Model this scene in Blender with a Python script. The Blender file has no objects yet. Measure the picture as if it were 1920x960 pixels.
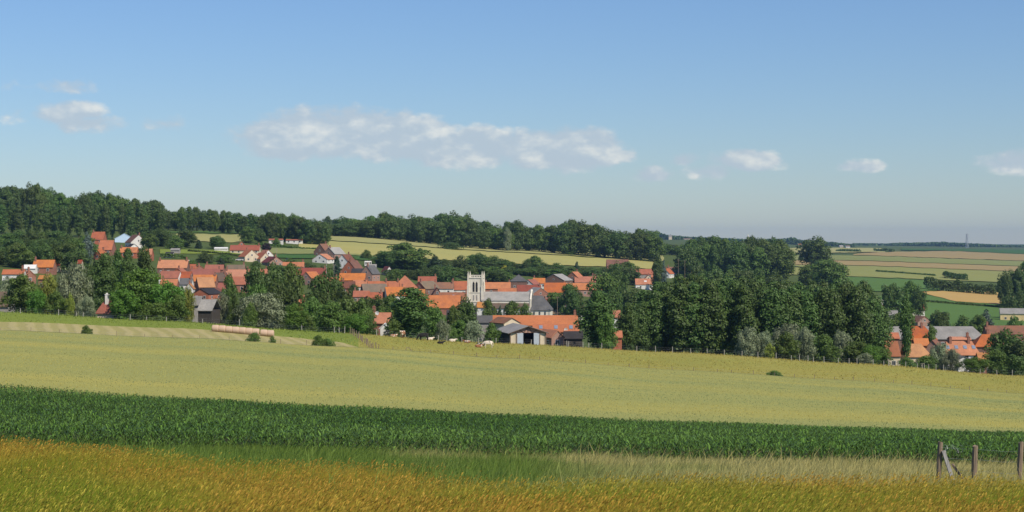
import bpy, bmesh, math, random
import numpy as np
from mathutils import Vector, Matrix

R = math.radians
rng = np.random.default_rng(7)
random.seed(7)
sc = bpy.context.scene
col = sc.collection

# ------------------------------------------------------------------ camera
F = 3200.0      # focal length in photograph pixels (1920 wide)
HY = 455.0      # row of the eye-level horizon
CAMZ = 50.0
cam_d = bpy.data.cameras.new('camera')
cam = bpy.data.objects.new('camera', cam_d); col.objects.link(cam)
cam_d.sensor_width = 36.0; cam_d.lens = 36.0 * F / 1920.0
cam_d.shift_y = -(480.0 - HY) / 1920.0
cam_d.clip_start = 0.5; cam_d.clip_end = 40000
cam.location = (0, 0, CAMZ); cam.rotation_euler = (R(90), 0, 0)
sc.camera = cam

# ------------------------------------------------------------------ light
SUN_AZ = (0.68, -0.73); SUN_EL = 47.0
sun_d = bpy.data.lights.new('sun', 'SUN'); sun = bpy.data.objects.new('sun', sun_d); col.objects.link(sun)
sun_d.energy = 5.0; sun_d.angle = R(0.53); sun_d.color = (1.0, 0.91, 0.77)
_a = Vector((SUN_AZ[0], SUN_AZ[1], 0)).normalized() * math.cos(R(SUN_EL)); SUNV = Vector((_a.x, _a.y, math.sin(R(SUN_EL))))
sun.rotation_euler = SUNV.to_track_quat('Z', 'Y').to_euler(); sun.location = (200, -120, 300)
sc.view_settings.view_transform = 'Standard'; sc.view_settings.look = 'None'
sc.view_settings.gamma = 1.0; sc.view_settings.use_curve_mapping = False; sc.view_settings.exposure = 0.0
sc.render.engine = 'CYCLES'
cy = sc.cycles
cy.use_denoising = True; cy.max_bounces = 5; cy.diffuse_bounces = 2; cy.glossy_bounces = 1
cy.transmission_bounces = 2; cy.transparent_max_bounces = 4; cy.volume_bounces = 0; cy.use_adaptive_sampling = True

# ------------------------------------------------------------------ world: sky with cumulus
SKY = 0.1
SKYTINT = (0.64, 0.78, 1.05)
world = bpy.data.worlds.new('World'); sc.world = world; world.use_nodes = True
world.cycles.sampling_method = 'MANUAL'; world.cycles.sample_map_resolution = 256
def nd(t, typ, **kw):
    n = t.nodes.new(typ)
    for k, v in kw.items(): setattr(n, k, v)
    return n
def mth(t, op, a, b=None, c=None, clamp=False):
    n = t.nodes.new('ShaderNodeMath'); n.operation = op; n.use_clamp = clamp
    for i, v in enumerate((a, b, c)):
        if v is None: continue
        if isinstance(v, (int, float)): n.inputs[i].default_value = v
        else: t.links.new(v, n.inputs[i])
    return n.outputs[0]
def mixc(t, fac, a, b):
    n = t.nodes.new('ShaderNodeMix'); n.data_type = 'RGBA'
    for s, v in ((n.inputs[0], fac), (n.inputs[6], a), (n.inputs[7], b)):
        if isinstance(v, (int, float)): s.default_value = v
        elif isinstance(v, tuple): s.default_value = v if len(v) == 4 else (*v, 1)
        else: t.links.new(v, s)
    return n.outputs[2]
def build_world():
    t = world.node_tree; t.nodes.clear()
    out = nd(t, 'ShaderNodeOutputWorld'); bg = nd(t, 'ShaderNodeBackground'); bg.inputs[1].default_value = SKY
    sky = nd(t, 'ShaderNodeTexSky', sky_type='NISHITA', sun_disc=False)
    sky.sun_elevation = R(SUN_EL); sky.sun_rotation = math.atan2(SUN_AZ[0], SUN_AZ[1])
    sky.altitude = 1500; sky.air_density = 1.5; sky.dust_density = 0.0; sky.ozone_density = 4.0
    tc = nd(t, 'ShaderNodeTexCoord'); sp = nd(t, 'ShaderNodeSeparateXYZ'); t.links.new(tc.outputs['Generated'], sp.inputs[0])
    az = mth(t, 'ARCTAN2', sp.outputs[0], sp.outputs[1]); el = mth(t, 'ARCSINE', sp.outputs[2])
    g = t
    # banks of cumulus: centre column and row of the view, half widths, weight
    banks = [(545,262,105,36,.95),(640,250,150,46,1.0),(740,258,120,44,1.0),(820,280,90,30,.8),(900,276,80,36,.92),(1030,280,90,38,1.02),(1105,280,80,34,.95),
             (1165,290,36,16,.8),(1220,327,34,15,.72),(1335,322,46,16,.72),(1405,302,72,19,.82),(1900,310,62,22,.95),(1620,313,38,10,.5),(1285,300,34,10,.5),
             (90,222,110,20,.52),(200,238,110,18,.46),(90,172,80,12,.30)]
    aev = nd(g, 'ShaderNodeCombineXYZ'); g.links.new(az, aev.inputs[0]); g.links.new(el, aev.inputs[1])
    acc = None
    for cx, cyy, rx, ry, w in banks:
        a0 = math.atan((cx - 960) / F); e0 = math.atan((HY - cyy) / F)
        mp = nd(g, 'ShaderNodeVectorMath', operation='MULTIPLY_ADD'); g.links.new(aev.outputs[0], mp.inputs[0]); mp.inputs[1].default_value = (F / rx, F / ry, 0); mp.inputs[2].default_value = (-a0 * F / rx, -e0 * F / ry, 0)
        dt = nd(g, 'ShaderNodeVectorMath', operation='DOT_PRODUCT'); g.links.new(mp.outputs[0], dt.inputs[0]); g.links.new(mp.outputs[0], dt.inputs[1])
        v = mth(g, 'MULTIPLY_ADD', dt.outputs['Value'], -0.55 * w, w)
        acc = v if acc is None else mth(g, 'MAXIMUM', acc, v)
    n2 = nd(g, 'ShaderNodeTexNoise'); n2.inputs['Scale'].default_value = 6; n2.inputs['Detail'].default_value = 2; g.links.new(aev.outputs[0], n2.inputs['Vector'])
    # beyond these banks the same scattered cumulus band goes on round the horizon
    far = mth(g, 'GREATER_THAN', mth(g, 'ABSOLUTE', az), 0.335)
    eb = mth(g, 'MULTIPLY', mth(g, 'SUBTRACT', el, 0.06), 26.0)
    gen = mth(g, 'SUBTRACT', mth(g, 'MULTIPLY', n2.outputs['Fac'], 2.2), mth(g, 'ADD', 0.55, mth(g, 'MULTIPLY', eb, eb)))
    gen = mth(g, 'SUBTRACT', gen, mth(g, 'MULTIPLY', mth(g, 'SUBTRACT', 1.0, far), 9.0))
    acc = mth(g, 'MAXIMUM', mth(g, 'MAXIMUM', acc, gen), -2.0)
    def cloud_noise(off, detail):
        mp = nd(g, 'ShaderNodeVectorMath', operation='MULTIPLY_ADD'); g.links.new(aev.outputs[0], mp.inputs[0]); mp.inputs[1].default_value = (1.0, 1.7, 0); mp.inputs[2].default_value = off
        n1 = nd(g, 'ShaderNodeTexNoise'); n1.inputs['Scale'].default_value = 34; n1.inputs['Detail'].default_value = detail; n1.inputs['Roughness'].default_value = 0.56; g.links.new(mp.outputs[0], n1.inputs['Vector'])
        return n1.outputs['Fac']
    c0 = cloud_noise((0, 0, 0), 7); c1 = cloud_noise((0.0040, 0.0105, 0), 5)
    d0 = mth(g, 'ADD', mth(g, 'MULTIPLY', acc, 0.95), mth(g, 'MULTIPLY', mth(g, 'SUBTRACT', c0, 0.535), 2.15))
    dl = mth(g, 'MULTIPLY', mth(g, 'SUBTRACT', c0, c1), 2.3)
    def ramp(x, lo, hi):
        n = nd(t, 'ShaderNodeMapRange', interpolation_type='SMOOTHSTEP'); t.links.new(x, n.inputs[0]); n.inputs[1].default_value = lo; n.inputs[2].default_value = hi; return n.outputs[0]
    mask = mth(t, 'MULTIPLY', ramp(d0, 0.02, 0.50), 0.82)
    lit = ramp(dl, -0.15, 0.65)  # sunlit and shaded cloud sides painted in from the noise slope
    cc = mixc(t, lit, (0.50 / SKY, 0.585 / SKY, 0.665 / SKY), (0.86 / SKY, 0.86 / SKY, 0.81 / SKY))
    tn = nd(t, 'ShaderNodeVectorMath', operation='MULTIPLY'); t.links.new(sky.outputs[0], tn.inputs[0]); tn.inputs[1].default_value = SKYTINT   # colour grade tinting the whole sky bluer
    fin = mixc(t, mask, tn.outputs[0], cc)
    t.links.new(fin, bg.inputs[0]); t.links.new(bg.outputs[0], out.inputs[0])
build_world()

# ------------------------------------------------------------------ terrain heights
# for some picture columns: (distance ahead in m, picture row at which bare ground shows)
PROF = {
 0:   [(12,1255),(20,1111),(28,1015),(45,883),(66,852),(135,748),(265,629),(310,583),(335,594),(450,575),(600,533),(700,513),(850,470),(1050,439),(1300,402),(1600,396),(2500,410),(6000,440),(11000,450)],
 320: [(12,1255),(20,1111),(28,1015),(45,905),(66,856),(135,769),(270,642),(318,600),(345,612),(450,612),(600,580),(700,553),(800,517),(900,482),(1000,462),(1120,446),(1250,432),(1500,424),(2500,430),(6000,446),(11000,452)],
 640: [(12,1255),(20,1111),(28,1015),(45,925),(66,862),(135,786),(280,659),(330,622),(360,636),(450,636),(600,612),(700,585),(800,545),(900,512),(1000,490),(1080,478),(1300,446),(1500,438),(2500,436),(6000,450),(11000,454)],
 960: [(12,1255),(20,1111),(28,1015),(45,930),(66,870),(135,802),(290,681),(350,643),(390,653),(470,652),(600,632),(750,600),(850,570),(950,540),(1050,513),(1120,500),(1350,470),(1500,463),(2500,452),(6000,456),(11000,456)],
 1280:[(12,1255),(20,1111),(28,1015),(45,942),(66,878),(135,815),(296,703),(360,660),(400,668),(470,668),(600,650),(800,605),(1000,558),(1150,525),(1300,500),(1500,478),(2500,463),(4000,449),(6000,450),(11000,454)],
 1600:[(12,1255),(20,1111),(28,1015),(45,948),(66,884),(135,825),(300,722),(365,680),(400,690),(470,688),(600,655),(800,600),(1000,560),(1200,531),(1500,507),(2000,487),(2600,474),(3600,466),(5000,461),(11000,457)],
 1920:[(12,1255),(20,1111),(28,1015),(45,950),(66,889),(135,834),(305,747),(370,703),(400,712),(480,703),(600,664),(700,638),(850,605),(1000,580),(1300,545),(1700,514),(2200,495),(3000,480),(4000,471),(5500,464),(11000,458)],
}
DG = np.unique(np.concatenate([np.linspace(-30, 12, 12), np.geomspace(12, 11000, 420)]))
PX = sorted(PROF)
TAB = []
for p in PX:
    a = np.array(PROF[p], float)
    drop = (a[:, 1] - HY) / F * a[:, 0]
    d = np.concatenate([[-30, 4], a[:, 0]]); drop = np.concatenate([[1.9, 2.1], drop])
    v = np.interp(DG, d, drop)
    k = np.array([1, 2, 3, 2, 1.0]); k /= k.sum()
    vp = np.pad(v, 2, mode='edge'); v2 = np.convolve(vp, k, 'valid')
    TAB.append(v2)
TAB = np.array(TAB)
def vhash(i, j):
    n = np.sin(i * 127.1 + j * 311.7) * 43758.5453
    return n - np.floor(n)
def vnoise(x, y):
    x = np.asarray(x, float); y = np.asarray(y, float)
    i = np.floor(x); j = np.floor(y); u = x - i; v = y - j
    u = u * u * (3 - 2 * u); v = v * v * (3 - 2 * v)
    return (vhash(i, j) * (1 - u) + vhash(i + 1, j) * u) * (1 - v) + (vhash(i, j + 1) * (1 - u) + vhash(i + 1, j + 1) * u) * v
def gz(x, y):
    """terrain height at world x, y (vectorised)"""
    x = np.asarray(x, float); y = np.asarray(y, float)
    x, y = np.broadcast_arrays(x, y)
    px = 960 + F * x / np.maximum(y, 30.0)
    px = np.clip(px, PX[0] - 250, PX[-1] + 250)
    di = np.interp(y, DG, np.arange(len(DG))); i0 = np.clip(di.astype(int), 0, len(DG) - 2); fd = di - i0
    ci = np.clip((px / 320.0), -0.78, 6.78)
    c0 = np.clip(np.floor(ci).astype(int), 0, len(PX) - 2); fc = ci - c0
    fcs = np.where((fc >= 0) & (fc <= 1), fc * fc * (3 - 2 * fc) * 0.5 + fc * 0.5, fc)
    def at(c): return TAB[c, i0] * (1 - fd) + TAB[c, i0 + 1] * fd
    return CAMZ - (at(c0) * (1 - fcs) + at(c0 + 1) * fcs)
def gz1(x, y): return float(gz(x, y))
def X(px, d): return (px - 960) / F * d
def Zrow(row, d): return CAMZ - (row - HY) / F * d
def depth_of(px, row, lo, hi):
    """distance at which the terrain shows at picture row `row` in column px, between lo and hi"""
    d = np.linspace(lo, hi, 1500)
    r = HY + F * (CAMZ - gz(X(px, d), d)) / d
    k = np.where(r <= row)[0]
    return float(d[k[0]]) if len(k) else float(hi)

# ------------------------------------------------------------------ small helpers
def tag(o, label=None, cat=None, group=None, kind=None):
    if label: o['label'] = label
    if cat: o['category'] = cat
    if group: o['group'] = group
    if kind: o['kind'] = kind
    return o
def empty(name, loc, rz=0.0):
    o = bpy.data.objects.new(name, None); col.objects.link(o); o.location = loc; o.rotation_euler = (0, 0, rz)
    o.empty_display_size = 0.5
    return o
def link(name, me, parent=None, mat=None, loc=None, rz=None):
    o = bpy.data.objects.new(name, me); col.objects.link(o)
    if mat is not None and not me.materials: me.materials.append(mat)
    if parent is not None: o.parent = parent
    if loc is not None: o.location = loc
    if rz is not None: o.rotation_euler = (0, 0, rz)
    return o
def npmesh(name, V, faces_n, idx, smooth=False, tint=None):
    """mesh from numpy arrays; faces_n corners per face, idx flat corner indices"""
    me = bpy.data.meshes.new(name)
    V = np.asarray(V, np.float32); idx = np.asarray(idx, np.int32).ravel(); nf = len(idx) // faces_n
    me.vertices.add(len(V)); me.vertices.foreach_set('co', V.ravel())
    me.loops.add(len(idx)); me.loops.foreach_set('vertex_index', idx)
    me.polygons.add(nf); me.polygons.foreach_set('loop_start', np.arange(nf, dtype=np.int32) * faces_n)
    if smooth: me.polygons.foreach_set('use_smooth', np.ones(nf, bool))
    if tint is not None:
        ca = me.color_attributes.new('tint', 'FLOAT_COLOR', 'POINT'); ca.data.foreach_set('color', np.asarray(tint, np.float32).ravel())
    me.update(calc_edges=True)
    return me
class MB:
    def __init__(s): s.v = []; s.f = []
    def add(s, vs, fs):
        b = len(s.v); s.v += [tuple(map(float, q)) for q in vs]; s.f += [tuple(b + i for i in q) for q in fs]; return s
    def box(s, x0, x1, y0, y1, z0, z1):
        return s.add([(x0,y0,z0),(x1,y0,z0),(x1,y1,z0),(x0,y1,z0),(x0,y0,z1),(x1,y0,z1),(x1,y1,z1),(x0,y1,z1)],
                     [(0,3,2,1),(4,5,6,7),(0,1,5,4),(1,2,6,5),(2,3,7,6),(3,0,4,7)])
    def prism(s, poly, x0, x1):       # (y, z) polygon extruded along x
        n = len(poly)
        return s.add([(x0, a, b) for a, b in poly] + [(x1, a, b) for a, b in poly],
                     [tuple(range(n)), tuple(range(2*n-1, n-1, -1))] + [(i, i+n, (i+1) % n + n, (i+1) % n) for i in range(n)])
    def bar(s, p, q, r, n=6, r2=None):
        p = Vector(p); q = Vector(q); d = (q - p).normalized(); a = d.orthogonal().normalized(); b = d.cross(a); r2 = r if r2 is None else r2
        vs = [p + (a*math.cos(2*math.pi*i/n) + b*math.sin(2*math.pi*i/n)) * r for i in range(n)] + [q + (a*math.cos(2*math.pi*i/n) + b*math.sin(2*math.pi*i/n)) * r2 for i in range(n)]
        return s.add(vs, [(i, (i+1) % n, (i+1) % n + n, i+n) for i in range(n)] + [tuple(range(n-1, -1, -1)), tuple(range(n, 2*n))])
    def mesh(s, name, mat=None, smooth=False):
        me = bpy.data.meshes.new(name); me.from_pydata(s.v, [], s.f)
        bm = bmesh.new(); bm.from_mesh(me); bmesh.ops.recalc_face_normals(bm, faces=bm.faces); bm.to_mesh(me); bm.free()
        if smooth:
            for p in me.polygons: p.use_smooth = True
        me.update()
        if mat is not None: me.materials.append(mat)
        return me
    def build(s, name, mat, parent=None, smooth=False):
        return link(name, s.mesh(name, mat, smooth), parent)

# ------------------------------------------------------------------ materials
MATS = {}
def new_mat(name):
    m = bpy.data.materials.new(name); m.use_nodes = True; t = m.node_tree; b = t.nodes['Principled BSDF']; MATS[name] = m
    if 'Specular IOR Level' in b.inputs: b.inputs['Specular IOR Level'].default_value = 0.25
    return m, t, b
def noise(t, vec, scale, detail=4, rough=0.55):
    n = nd(t, 'ShaderNodeTexNoise'); n.inputs['Scale'].default_value = scale; n.inputs['Detail'].default_value = detail; n.inputs['Roughness'].default_value = rough
    t.links.new(vec, n.inputs['Vector']); return n.outputs['Fac']
def rmp(t, x, lo, hi):
    n = nd(t, 'ShaderNodeMapRange'); t.links.new(x, n.inputs[0]); n.inputs[1].default_value = lo; n.inputs[2].default_value = hi; return n.outputs[0]
def scaled(t, vec, s):
    n = nd(t, 'ShaderNodeVectorMath', operation='MULTIPLY'); t.links.new(vec, n.inputs[0]); n.inputs[1].default_value = s; return n.outputs[0]
def bump(t, b, h, dist, strength=0.6):
    n = nd(t, 'ShaderNodeBump'); n.inputs['Strength'].default_value = strength; n.inputs['Distance'].default_value = dist; t.links.new(h, n.inputs['Height']); t.links.new(n.outputs[0], b.inputs['Normal'])
def plain(name, c, rough=0.7, var=0.25, scale=2.0, spec=0.25, metal=0.0):
    m, t, b = new_mat(name); tc = nd(t, 'ShaderNodeTexCoord'); oi = nd(t, 'ShaderNodeObjectInfo')
    f = noise(t, tc.outputs['Object'], scale, 5)
    f = mth(t, 'ADD', mth(t, 'MULTIPLY', rmp(t, f, 0.3, 0.7), 0.7), mth(t, 'MULTIPLY', oi.outputs['Random'], 0.3))
    lo = tuple(x * (1 - var) for x in c); hi = tuple(min(1, x * (1 + var)) for x in c)
    t.links.new(mixc(t, f, lo, hi), b.inputs['Base Color']); b.inputs['Roughness'].default_value = rough; b.inputs['Specular IOR Level'].default_value = spec; b.inputs['Metallic'].default_value = metal
    return m
def rooftile(name, c, c2, rough=0.85):
    """clay tiles: courses in relief, mottled by age and by house"""
    m, t, b = new_mat(name); tc = nd(t, 'ShaderNodeTexCoord'); oi = nd(t, 'ShaderNodeObjectInfo')
    ob = tc.outputs['Object']
    off = nd(t, 'ShaderNodeVectorMath', operation='ADD'); t.links.new(ob, off.inputs[0])
    cx = nd(t, 'ShaderNodeCombineXYZ'); t.links.new(mth(t, 'MULTIPLY', oi.outputs['Random'], 90.0), cx.inputs[0]); t.links.new(cx.outputs[0], off.inputs[1])
    f1 = rmp(t, noise(t, off.outputs[0], 0.35, 5, 0.65), 0.35, 0.68); f2 = rmp(t, noise(t, off.outputs[0], 3.0, 3), 0.3, 0.7)
    base = mixc(t, f1, c, c2)
    base = mixc(t, mth(t, 'MULTIPLY', f2, 0.35), base, tuple(x * 0.55 for x in c2))
    hsv = nd(t, 'ShaderNodeHueSaturation'); t.links.new(base, hsv.inputs['Color'])
    t.links.new(mth(t, 'ADD', 0.70, mth(t, 'MULTIPLY', oi.outputs['Random'], 0.50)), hsv.inputs['Value'])
    t.links.new(mth(t, 'ADD', 0.49, mth(t, 'MULTIPLY', oi.outputs['Random'], 0.02)), hsv.inputs['Hue'])
    t.links.new(mth(t, 'ADD', 0.90, mth(t, 'MULTIPLY', mth(t, 'FRACT', mth(t, 'MULTIPLY', oi.outputs['Random'], 7.3)), 0.20)), hsv.inputs['Saturation'])
    t.links.new(hsv.outputs[0], b.inputs['Base Color']); b.inputs['Roughness'].default_value = rough
    sp = nd(t, 'ShaderNodeSeparateXYZ'); t.links.new(ob, sp.inputs[0])
    w = mth(t, 'ADD', mth(t, 'FRACT', mth(t, 'MULTIPLY', sp.outputs[2], 4.5)), mth(t, 'MULTIPLY', mth(t, 'SINE', mth(t, 'MULTIPLY', sp.outputs[0], 26.0)), 0.35))
    bump(t, b, w, 0.03, 0.5)
    return m
def brickmat(name, c, mortar, scale=1.0):
    m, t, b = new_mat(name); tc = nd(t, 'ShaderNodeTexCoord'); oi = nd(t, 'ShaderNodeObjectInfo')
    sp = nd(t, 'ShaderNodeSeparateXYZ'); t.links.new(tc.outputs['Object'], sp.inputs[0])
    cx = nd(t, 'ShaderNodeCombineXYZ'); t.links.new(mth(t, 'ADD', sp.outputs[0], sp.outputs[1]), cx.inputs[0]); t.links.new(sp.outputs[2], cx.inputs[1])
    bk = nd(t, 'ShaderNodeTexBrick'); t.links.new(cx.outputs[0], bk.inputs['Vector']); bk.inputs['Scale'].default_value = 4.0 * scale
    bk.inputs['Color1'].default_value = (*c, 1); bk.inputs['Color2'].default_value = (*[x * 0.7 for x in c], 1); bk.inputs['Mortar'].default_value = (*mortar, 1)
    f = rmp(t, noise(t, tc.outputs['Object'], 0.5, 4), 0.35, 0.7)
    t.links.new(mixc(t, mth(t, 'MULTIPLY', f, 0.45), bk.outputs[0], tuple(x * 0.6 for x in c)), b.inputs['Base Color']); b.inputs['Roughness'].default_value = 0.9
    return m
def render_wall(name, c):
    m, t, b = new_mat(name); tc = nd(t, 'ShaderNodeTexCoord')
    f = rmp(t, noise(t, scaled(t, tc.outputs['Object'], (1, 1, 0.35)), 0.9, 5), 0.35, 0.75)
    t.links.new(mixc(t, f, c, tuple(x * y for x, y in zip(c, (0.78, 0.75, 0.70)))), b.inputs['Base Color']); b.inputs['Roughness'].default_value = 0.9
    return m
M = {}
M['tile'] = rooftile('orange_clay_tile', (0.52, 0.175, 0.075), (0.35, 0.125, 0.065))
M['ochre'] = rooftile('ochre_clay_tile', (0.48, 0.205, 0.085), (0.32, 0.14, 0.065))
M['brown'] = rooftile('brown_clay_tile', (0.26, 0.105, 0.060), (0.16, 0.085, 0.06))
M['red'] = rooftile('dark_red_tile', (0.27, 0.060, 0.040), (0.19, 0.055, 0.040))
M['pink'] = rooftile('salmon_tile', (0.46, 0.160, 0.090), (0.34, 0.125, 0.075))
M['slate'] = rooftile('grey_slate', (0.15, 0.145, 0.14), (0.09, 0.09, 0.09))
M['fibre'] = rooftile('grey_fibre_cement', (0.36, 0.34, 0.31), (0.25, 0.24, 0.22))
M['dark'] = rooftile('black_roofing', (0.035, 0.033, 0.035), (0.055, 0.05, 0.05))
M['mossy'] = rooftile('weathered_brown_tile', (0.22, 0.15, 0.10), (0.15, 0.12, 0.085))
M['blue'] = plain('pale_blue_sheet', (0.50, 0.64, 0.78), 0.5, 0.06)
M['whiteroof'] = plain('white_sheet_roof', (0.68, 0.67, 0.64), 0.6, 0.08)
M['brick'] = brickmat('red_brick', (0.34, 0.13, 0.08), (0.34, 0.27, 0.21))
M['brickdark'] = brickmat('brown_brick', (0.21, 0.11, 0.08), (0.24, 0.19, 0.15))
M['pinkbrick'] = brickmat('pink_brick', (0.42, 0.23, 0.17), (0.42, 0.34, 0.28))
M['orangebrick'] = brickmat('orange_brick', (0.46, 0.13, 0.06), (0.42, 0.24, 0.17))
M['white'] = render_wall('white_render', (0.74, 0.72, 0.68))
M['cream'] = render_wall('cream_render', (0.66, 0.56, 0.41))
M['yellow'] = render_wall('yellow_render', (0.72, 0.55, 0.28))
M['grey'] = render_wall('grey_render', (0.33, 0.31, 0.29))
M['stone'] = render_wall('white_chalk_stone', (0.74, 0.69, 0.58))
M['glass'] = plain('window_glass', (0.025, 0.03, 0.035), 0.12, 0.2, spec=0.6)
M['frame'] = plain('window_frame_paint', (0.62, 0.60, 0.57), 0.6, 0.1)
M['doorpaint'] = plain('door_paint', (0.10, 0.07, 0.05), 0.6, 0.3)
M['void'] = plain('dark_interior', (0.012, 0.011, 0.010), 0.9, 0.3)
M['paledoor'] = plain('pale_grey_door_paint', (0.40, 0.44, 0.48), 0.6, 0.1)
M['metal'] = plain('galvanised_metal', (0.42, 0.43, 0.44), 0.45, 0.15, metal=0.5)
M['skyl'] = plain('rooflight_glass', (0.20, 0.24, 0.30), 0.15, 0.15, spec=0.7)
def woodmat(name, c):
    m, t, b = new_mat(name); tc = nd(t, 'ShaderNodeTexCoord')
    f = rmp(t, noise(t, scaled(t, tc.outputs['Object'], (9, 9, 0.9)), 2.2, 5, 0.6), 0.3, 0.75)
    t.links.new(mixc(t, f, c, tuple(x * 0.45 for x in c)), b.inputs['Base Color']); b.inputs['Roughness'].default_value = 0.9
    bump(t, b, f, 0.01, 0.6); return m
M['wood'] = woodmat('weathered_post_wood', (0.30, 0.225, 0.155))
M['greywood'] = woodmat('silvered_wood', (0.42, 0.40, 0.37))
M['planks'] = woodmat('dark_barn_boards', (0.085, 0.075, 0.065))
M['palepost'] = woodmat('pale_concrete_post', (0.50, 0.47, 0.40))
M['bark'] = woodmat('bark', (0.13, 0.105, 0.08))

def leafmat(name, c, var=0.22, trans=0.30, rough=0.55, spec=0.3):
    m, t, b = new_mat(name); ge = nd(t, 'ShaderNodeNewGeometry'); oi = nd(t, 'ShaderNodeObjectInfo')
    v = mth(t, 'ADD', 1 - var, mth(t, 'MULTIPLY', ge.outputs['Random Per Island'], 2 * var))
    v = mth(t, 'MULTIPLY', v, mth(t, 'ADD', 0.80, mth(t, 'MULTIPLY', oi.outputs['Random'], 0.40)))
    hsv = nd(t, 'ShaderNodeHueSaturation'); hsv.inputs['Color'].default_value = (*c, 1); t.links.new(v, hsv.inputs['Value'])
    t.links.new(mth(t, 'ADD', 0.483, mth(t, 'MULTIPLY', oi.outputs['Random'], 0.034)), hsv.inputs['Hue'])
    t.links.new(hsv.outputs[0], b.inputs['Base Color']); b.inputs['Roughness'].default_value = rough; b.inputs['Specular IOR Level'].default_value = spec
    tr = nd(t, 'ShaderNodeBsdfTranslucent'); t.links.new(hsv.outputs[0], tr.inputs[0])
    mx = nd(t, 'ShaderNodeMixShader'); mx.inputs[0].default_value = trans
    t.links.new(b.outputs[0], mx.inputs[1]); t.links.new(tr.outputs[0], mx.inputs[2]); t.links.new(mx.outputs[0], t.nodes['Material Output'].inputs[0])
    return m
M['leaf_dark'] = leafmat('dark_leaves', (0.08, 0.128, 0.026))
M['leaf_mid'] = leafmat('green_leaves', (0.105, 0.172, 0.03))
M['leaf_bright'] = leafmat('fresh_green_leaves', (0.1, 0.195, 0.024))
M['leaf_poplar'] = leafmat('poplar_leaves', (0.078, 0.132, 0.027), 0.26, 0.22, 0.55, 0.3)
M['leaf_silver'] = leafmat('silver_willow_leaves', (0.2, 0.235, 0.125), 0.35, 0.15)
M['leaf_yellow'] = leafmat('yellow_green_leaves', (0.25, 0.3, 0.05), 0.3, 0.3)
M['leaf_conifer'] = leafmat('conifer_needles', (0.034, 0.062, 0.024), 0.35, 0.05)
M['leaf_blue'] = leafmat('blue_conifer_needles', (0.085, 0.12, 0.09), 0.3, 0.05)
M['leaf_gold'] = leafmat('golden_leaves', (0.33, 0.30, 0.03), 0.25, 0.3)
M['leaf_purple'] = leafmat('purple_leaves', (0.035, 0.022, 0.025), 0.35, 0.1)

def fieldmat(name, c, c2, scales=(0.02, 0.15, 1.2), stretch=(1, 1, 1), amt=(1.0, 0.5, 0.5), bumpd=0.15, rough=0.9, third=None):
    m, t, b = new_mat(name); ge = nd(t, 'ShaderNodeNewGeometry'); p = scaled(t, ge.outputs['Position'], stretch)
    f = mth(t, 'MULTIPLY', rmp(t, noise(t, p, scales[0], 4), 0.32, 0.68), amt[0])
    g = rmp(t, noise(t, p, scales[1], 4), 0.3, 0.7); h = rmp(t, noise(t, ge.outputs['Position'], scales[2], 5, 0.7), 0.3, 0.7)
    base = mixc(t, f, c, c2)
    base = mixc(t, mth(t, 'MULTIPLY', g, amt[1]), base, third or tuple((x + y) * 0.42 for x, y in zip(c, c2)))
    base = mixc(t, mth(t, 'MULTIPLY', h, amt[2]), base, tuple(x * 0.55 for x in c2))
    t.links.new(base, b.inputs['Base Color']); b.inputs['Roughness'].default_value = rough; b.inputs['Specular IOR Level'].default_value = 0.1
    if bumpd: bump(t, b, h, bumpd, 0.7)
    return m
M['ground'] = fieldmat('rough_grassland', (0.105, 0.135, 0.035), (0.075, 0.110, 0.026), (0.01, 0.06, 0.6))
M['wheat'] = fieldmat('green_wheat', (0.42, 0.375, 0.095), (0.245, 0.29, 0.105), (0.03, 0.12, 4.0), (0.22, 1.6, 1), (1, 0.5, 0.3), 0.08, third=(0.38, 0.345, 0.09))
M['meadow'] = fieldmat('dry_pasture', (0.37, 0.315, 0.075), (0.28, 0.285, 0.06), (0.03, 0.2, 1.5), (0.5, 1.2, 1), (1, 0.5, 0.4), 0.1)
M['hayside'] = fieldmat('green_meadow', (0.23, 0.28, 0.045), (0.18, 0.235, 0.040), (0.03, 0.2, 1.5), (0.5, 1.2, 1), (1, 0.4, 0.4), 0.1)
M['gold'] = fieldmat('golden_wheat_hill', (0.42, 0.37, 0.12), (0.36, 0.345, 0.115), (0.008, 0.03, 0.8), (0.4, 1, 1), (1, 0.4, 0.2))
M['gold2'] = fieldmat('yellow_green_barley', (0.37, 0.345, 0.13), (0.32, 0.315, 0.115), (0.008, 0.03, 0.8), (0.4, 1, 1), (1, 0.4, 0.2))
M['tan'] = fieldmat('ripe_tan_crop', (0.50, 0.335, 0.115), (0.44, 0.29, 0.095), (0.01, 0.05, 0.8), (0.4, 1, 1), (1, 0.4, 0.25))
M['brownfield'] = fieldmat('brown_crop', (0.345, 0.26, 0.11), (0.31, 0.235, 0.10), (0.004, 0.02, 0.5), (0.4, 1, 1), (1, 0.4, 0.2))
M['palegreen'] = fieldmat('pale_green_crop', (0.24, 0.255, 0.085), (0.20, 0.23, 0.075), (0.004, 0.02, 0.5), (0.4, 1, 1), (1, 0.4, 0.2))
M['yellowgreen'] = fieldmat('yellow_green_crop', (0.27, 0.27, 0.085), (0.23, 0.25, 0.075), (0.004, 0.02, 0.5), (0.4, 1, 1), (1, 0.4, 0.2))
M['greenfield'] = fieldmat('lush_green_field', (0.10, 0.18, 0.040), (0.085, 0.155, 0.036), (0.01, 0.05, 0.6), (0.4, 1, 1), (1, 0.4, 0.25))
M['darkgreenfield'] = fieldmat('dark_green_crop', (0.05, 0.12, 0.022), (0.06, 0.13, 0.028), (0.006, 0.03, 0.6), (0.4, 1, 1), (1, 0.4, 0.25))
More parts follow.
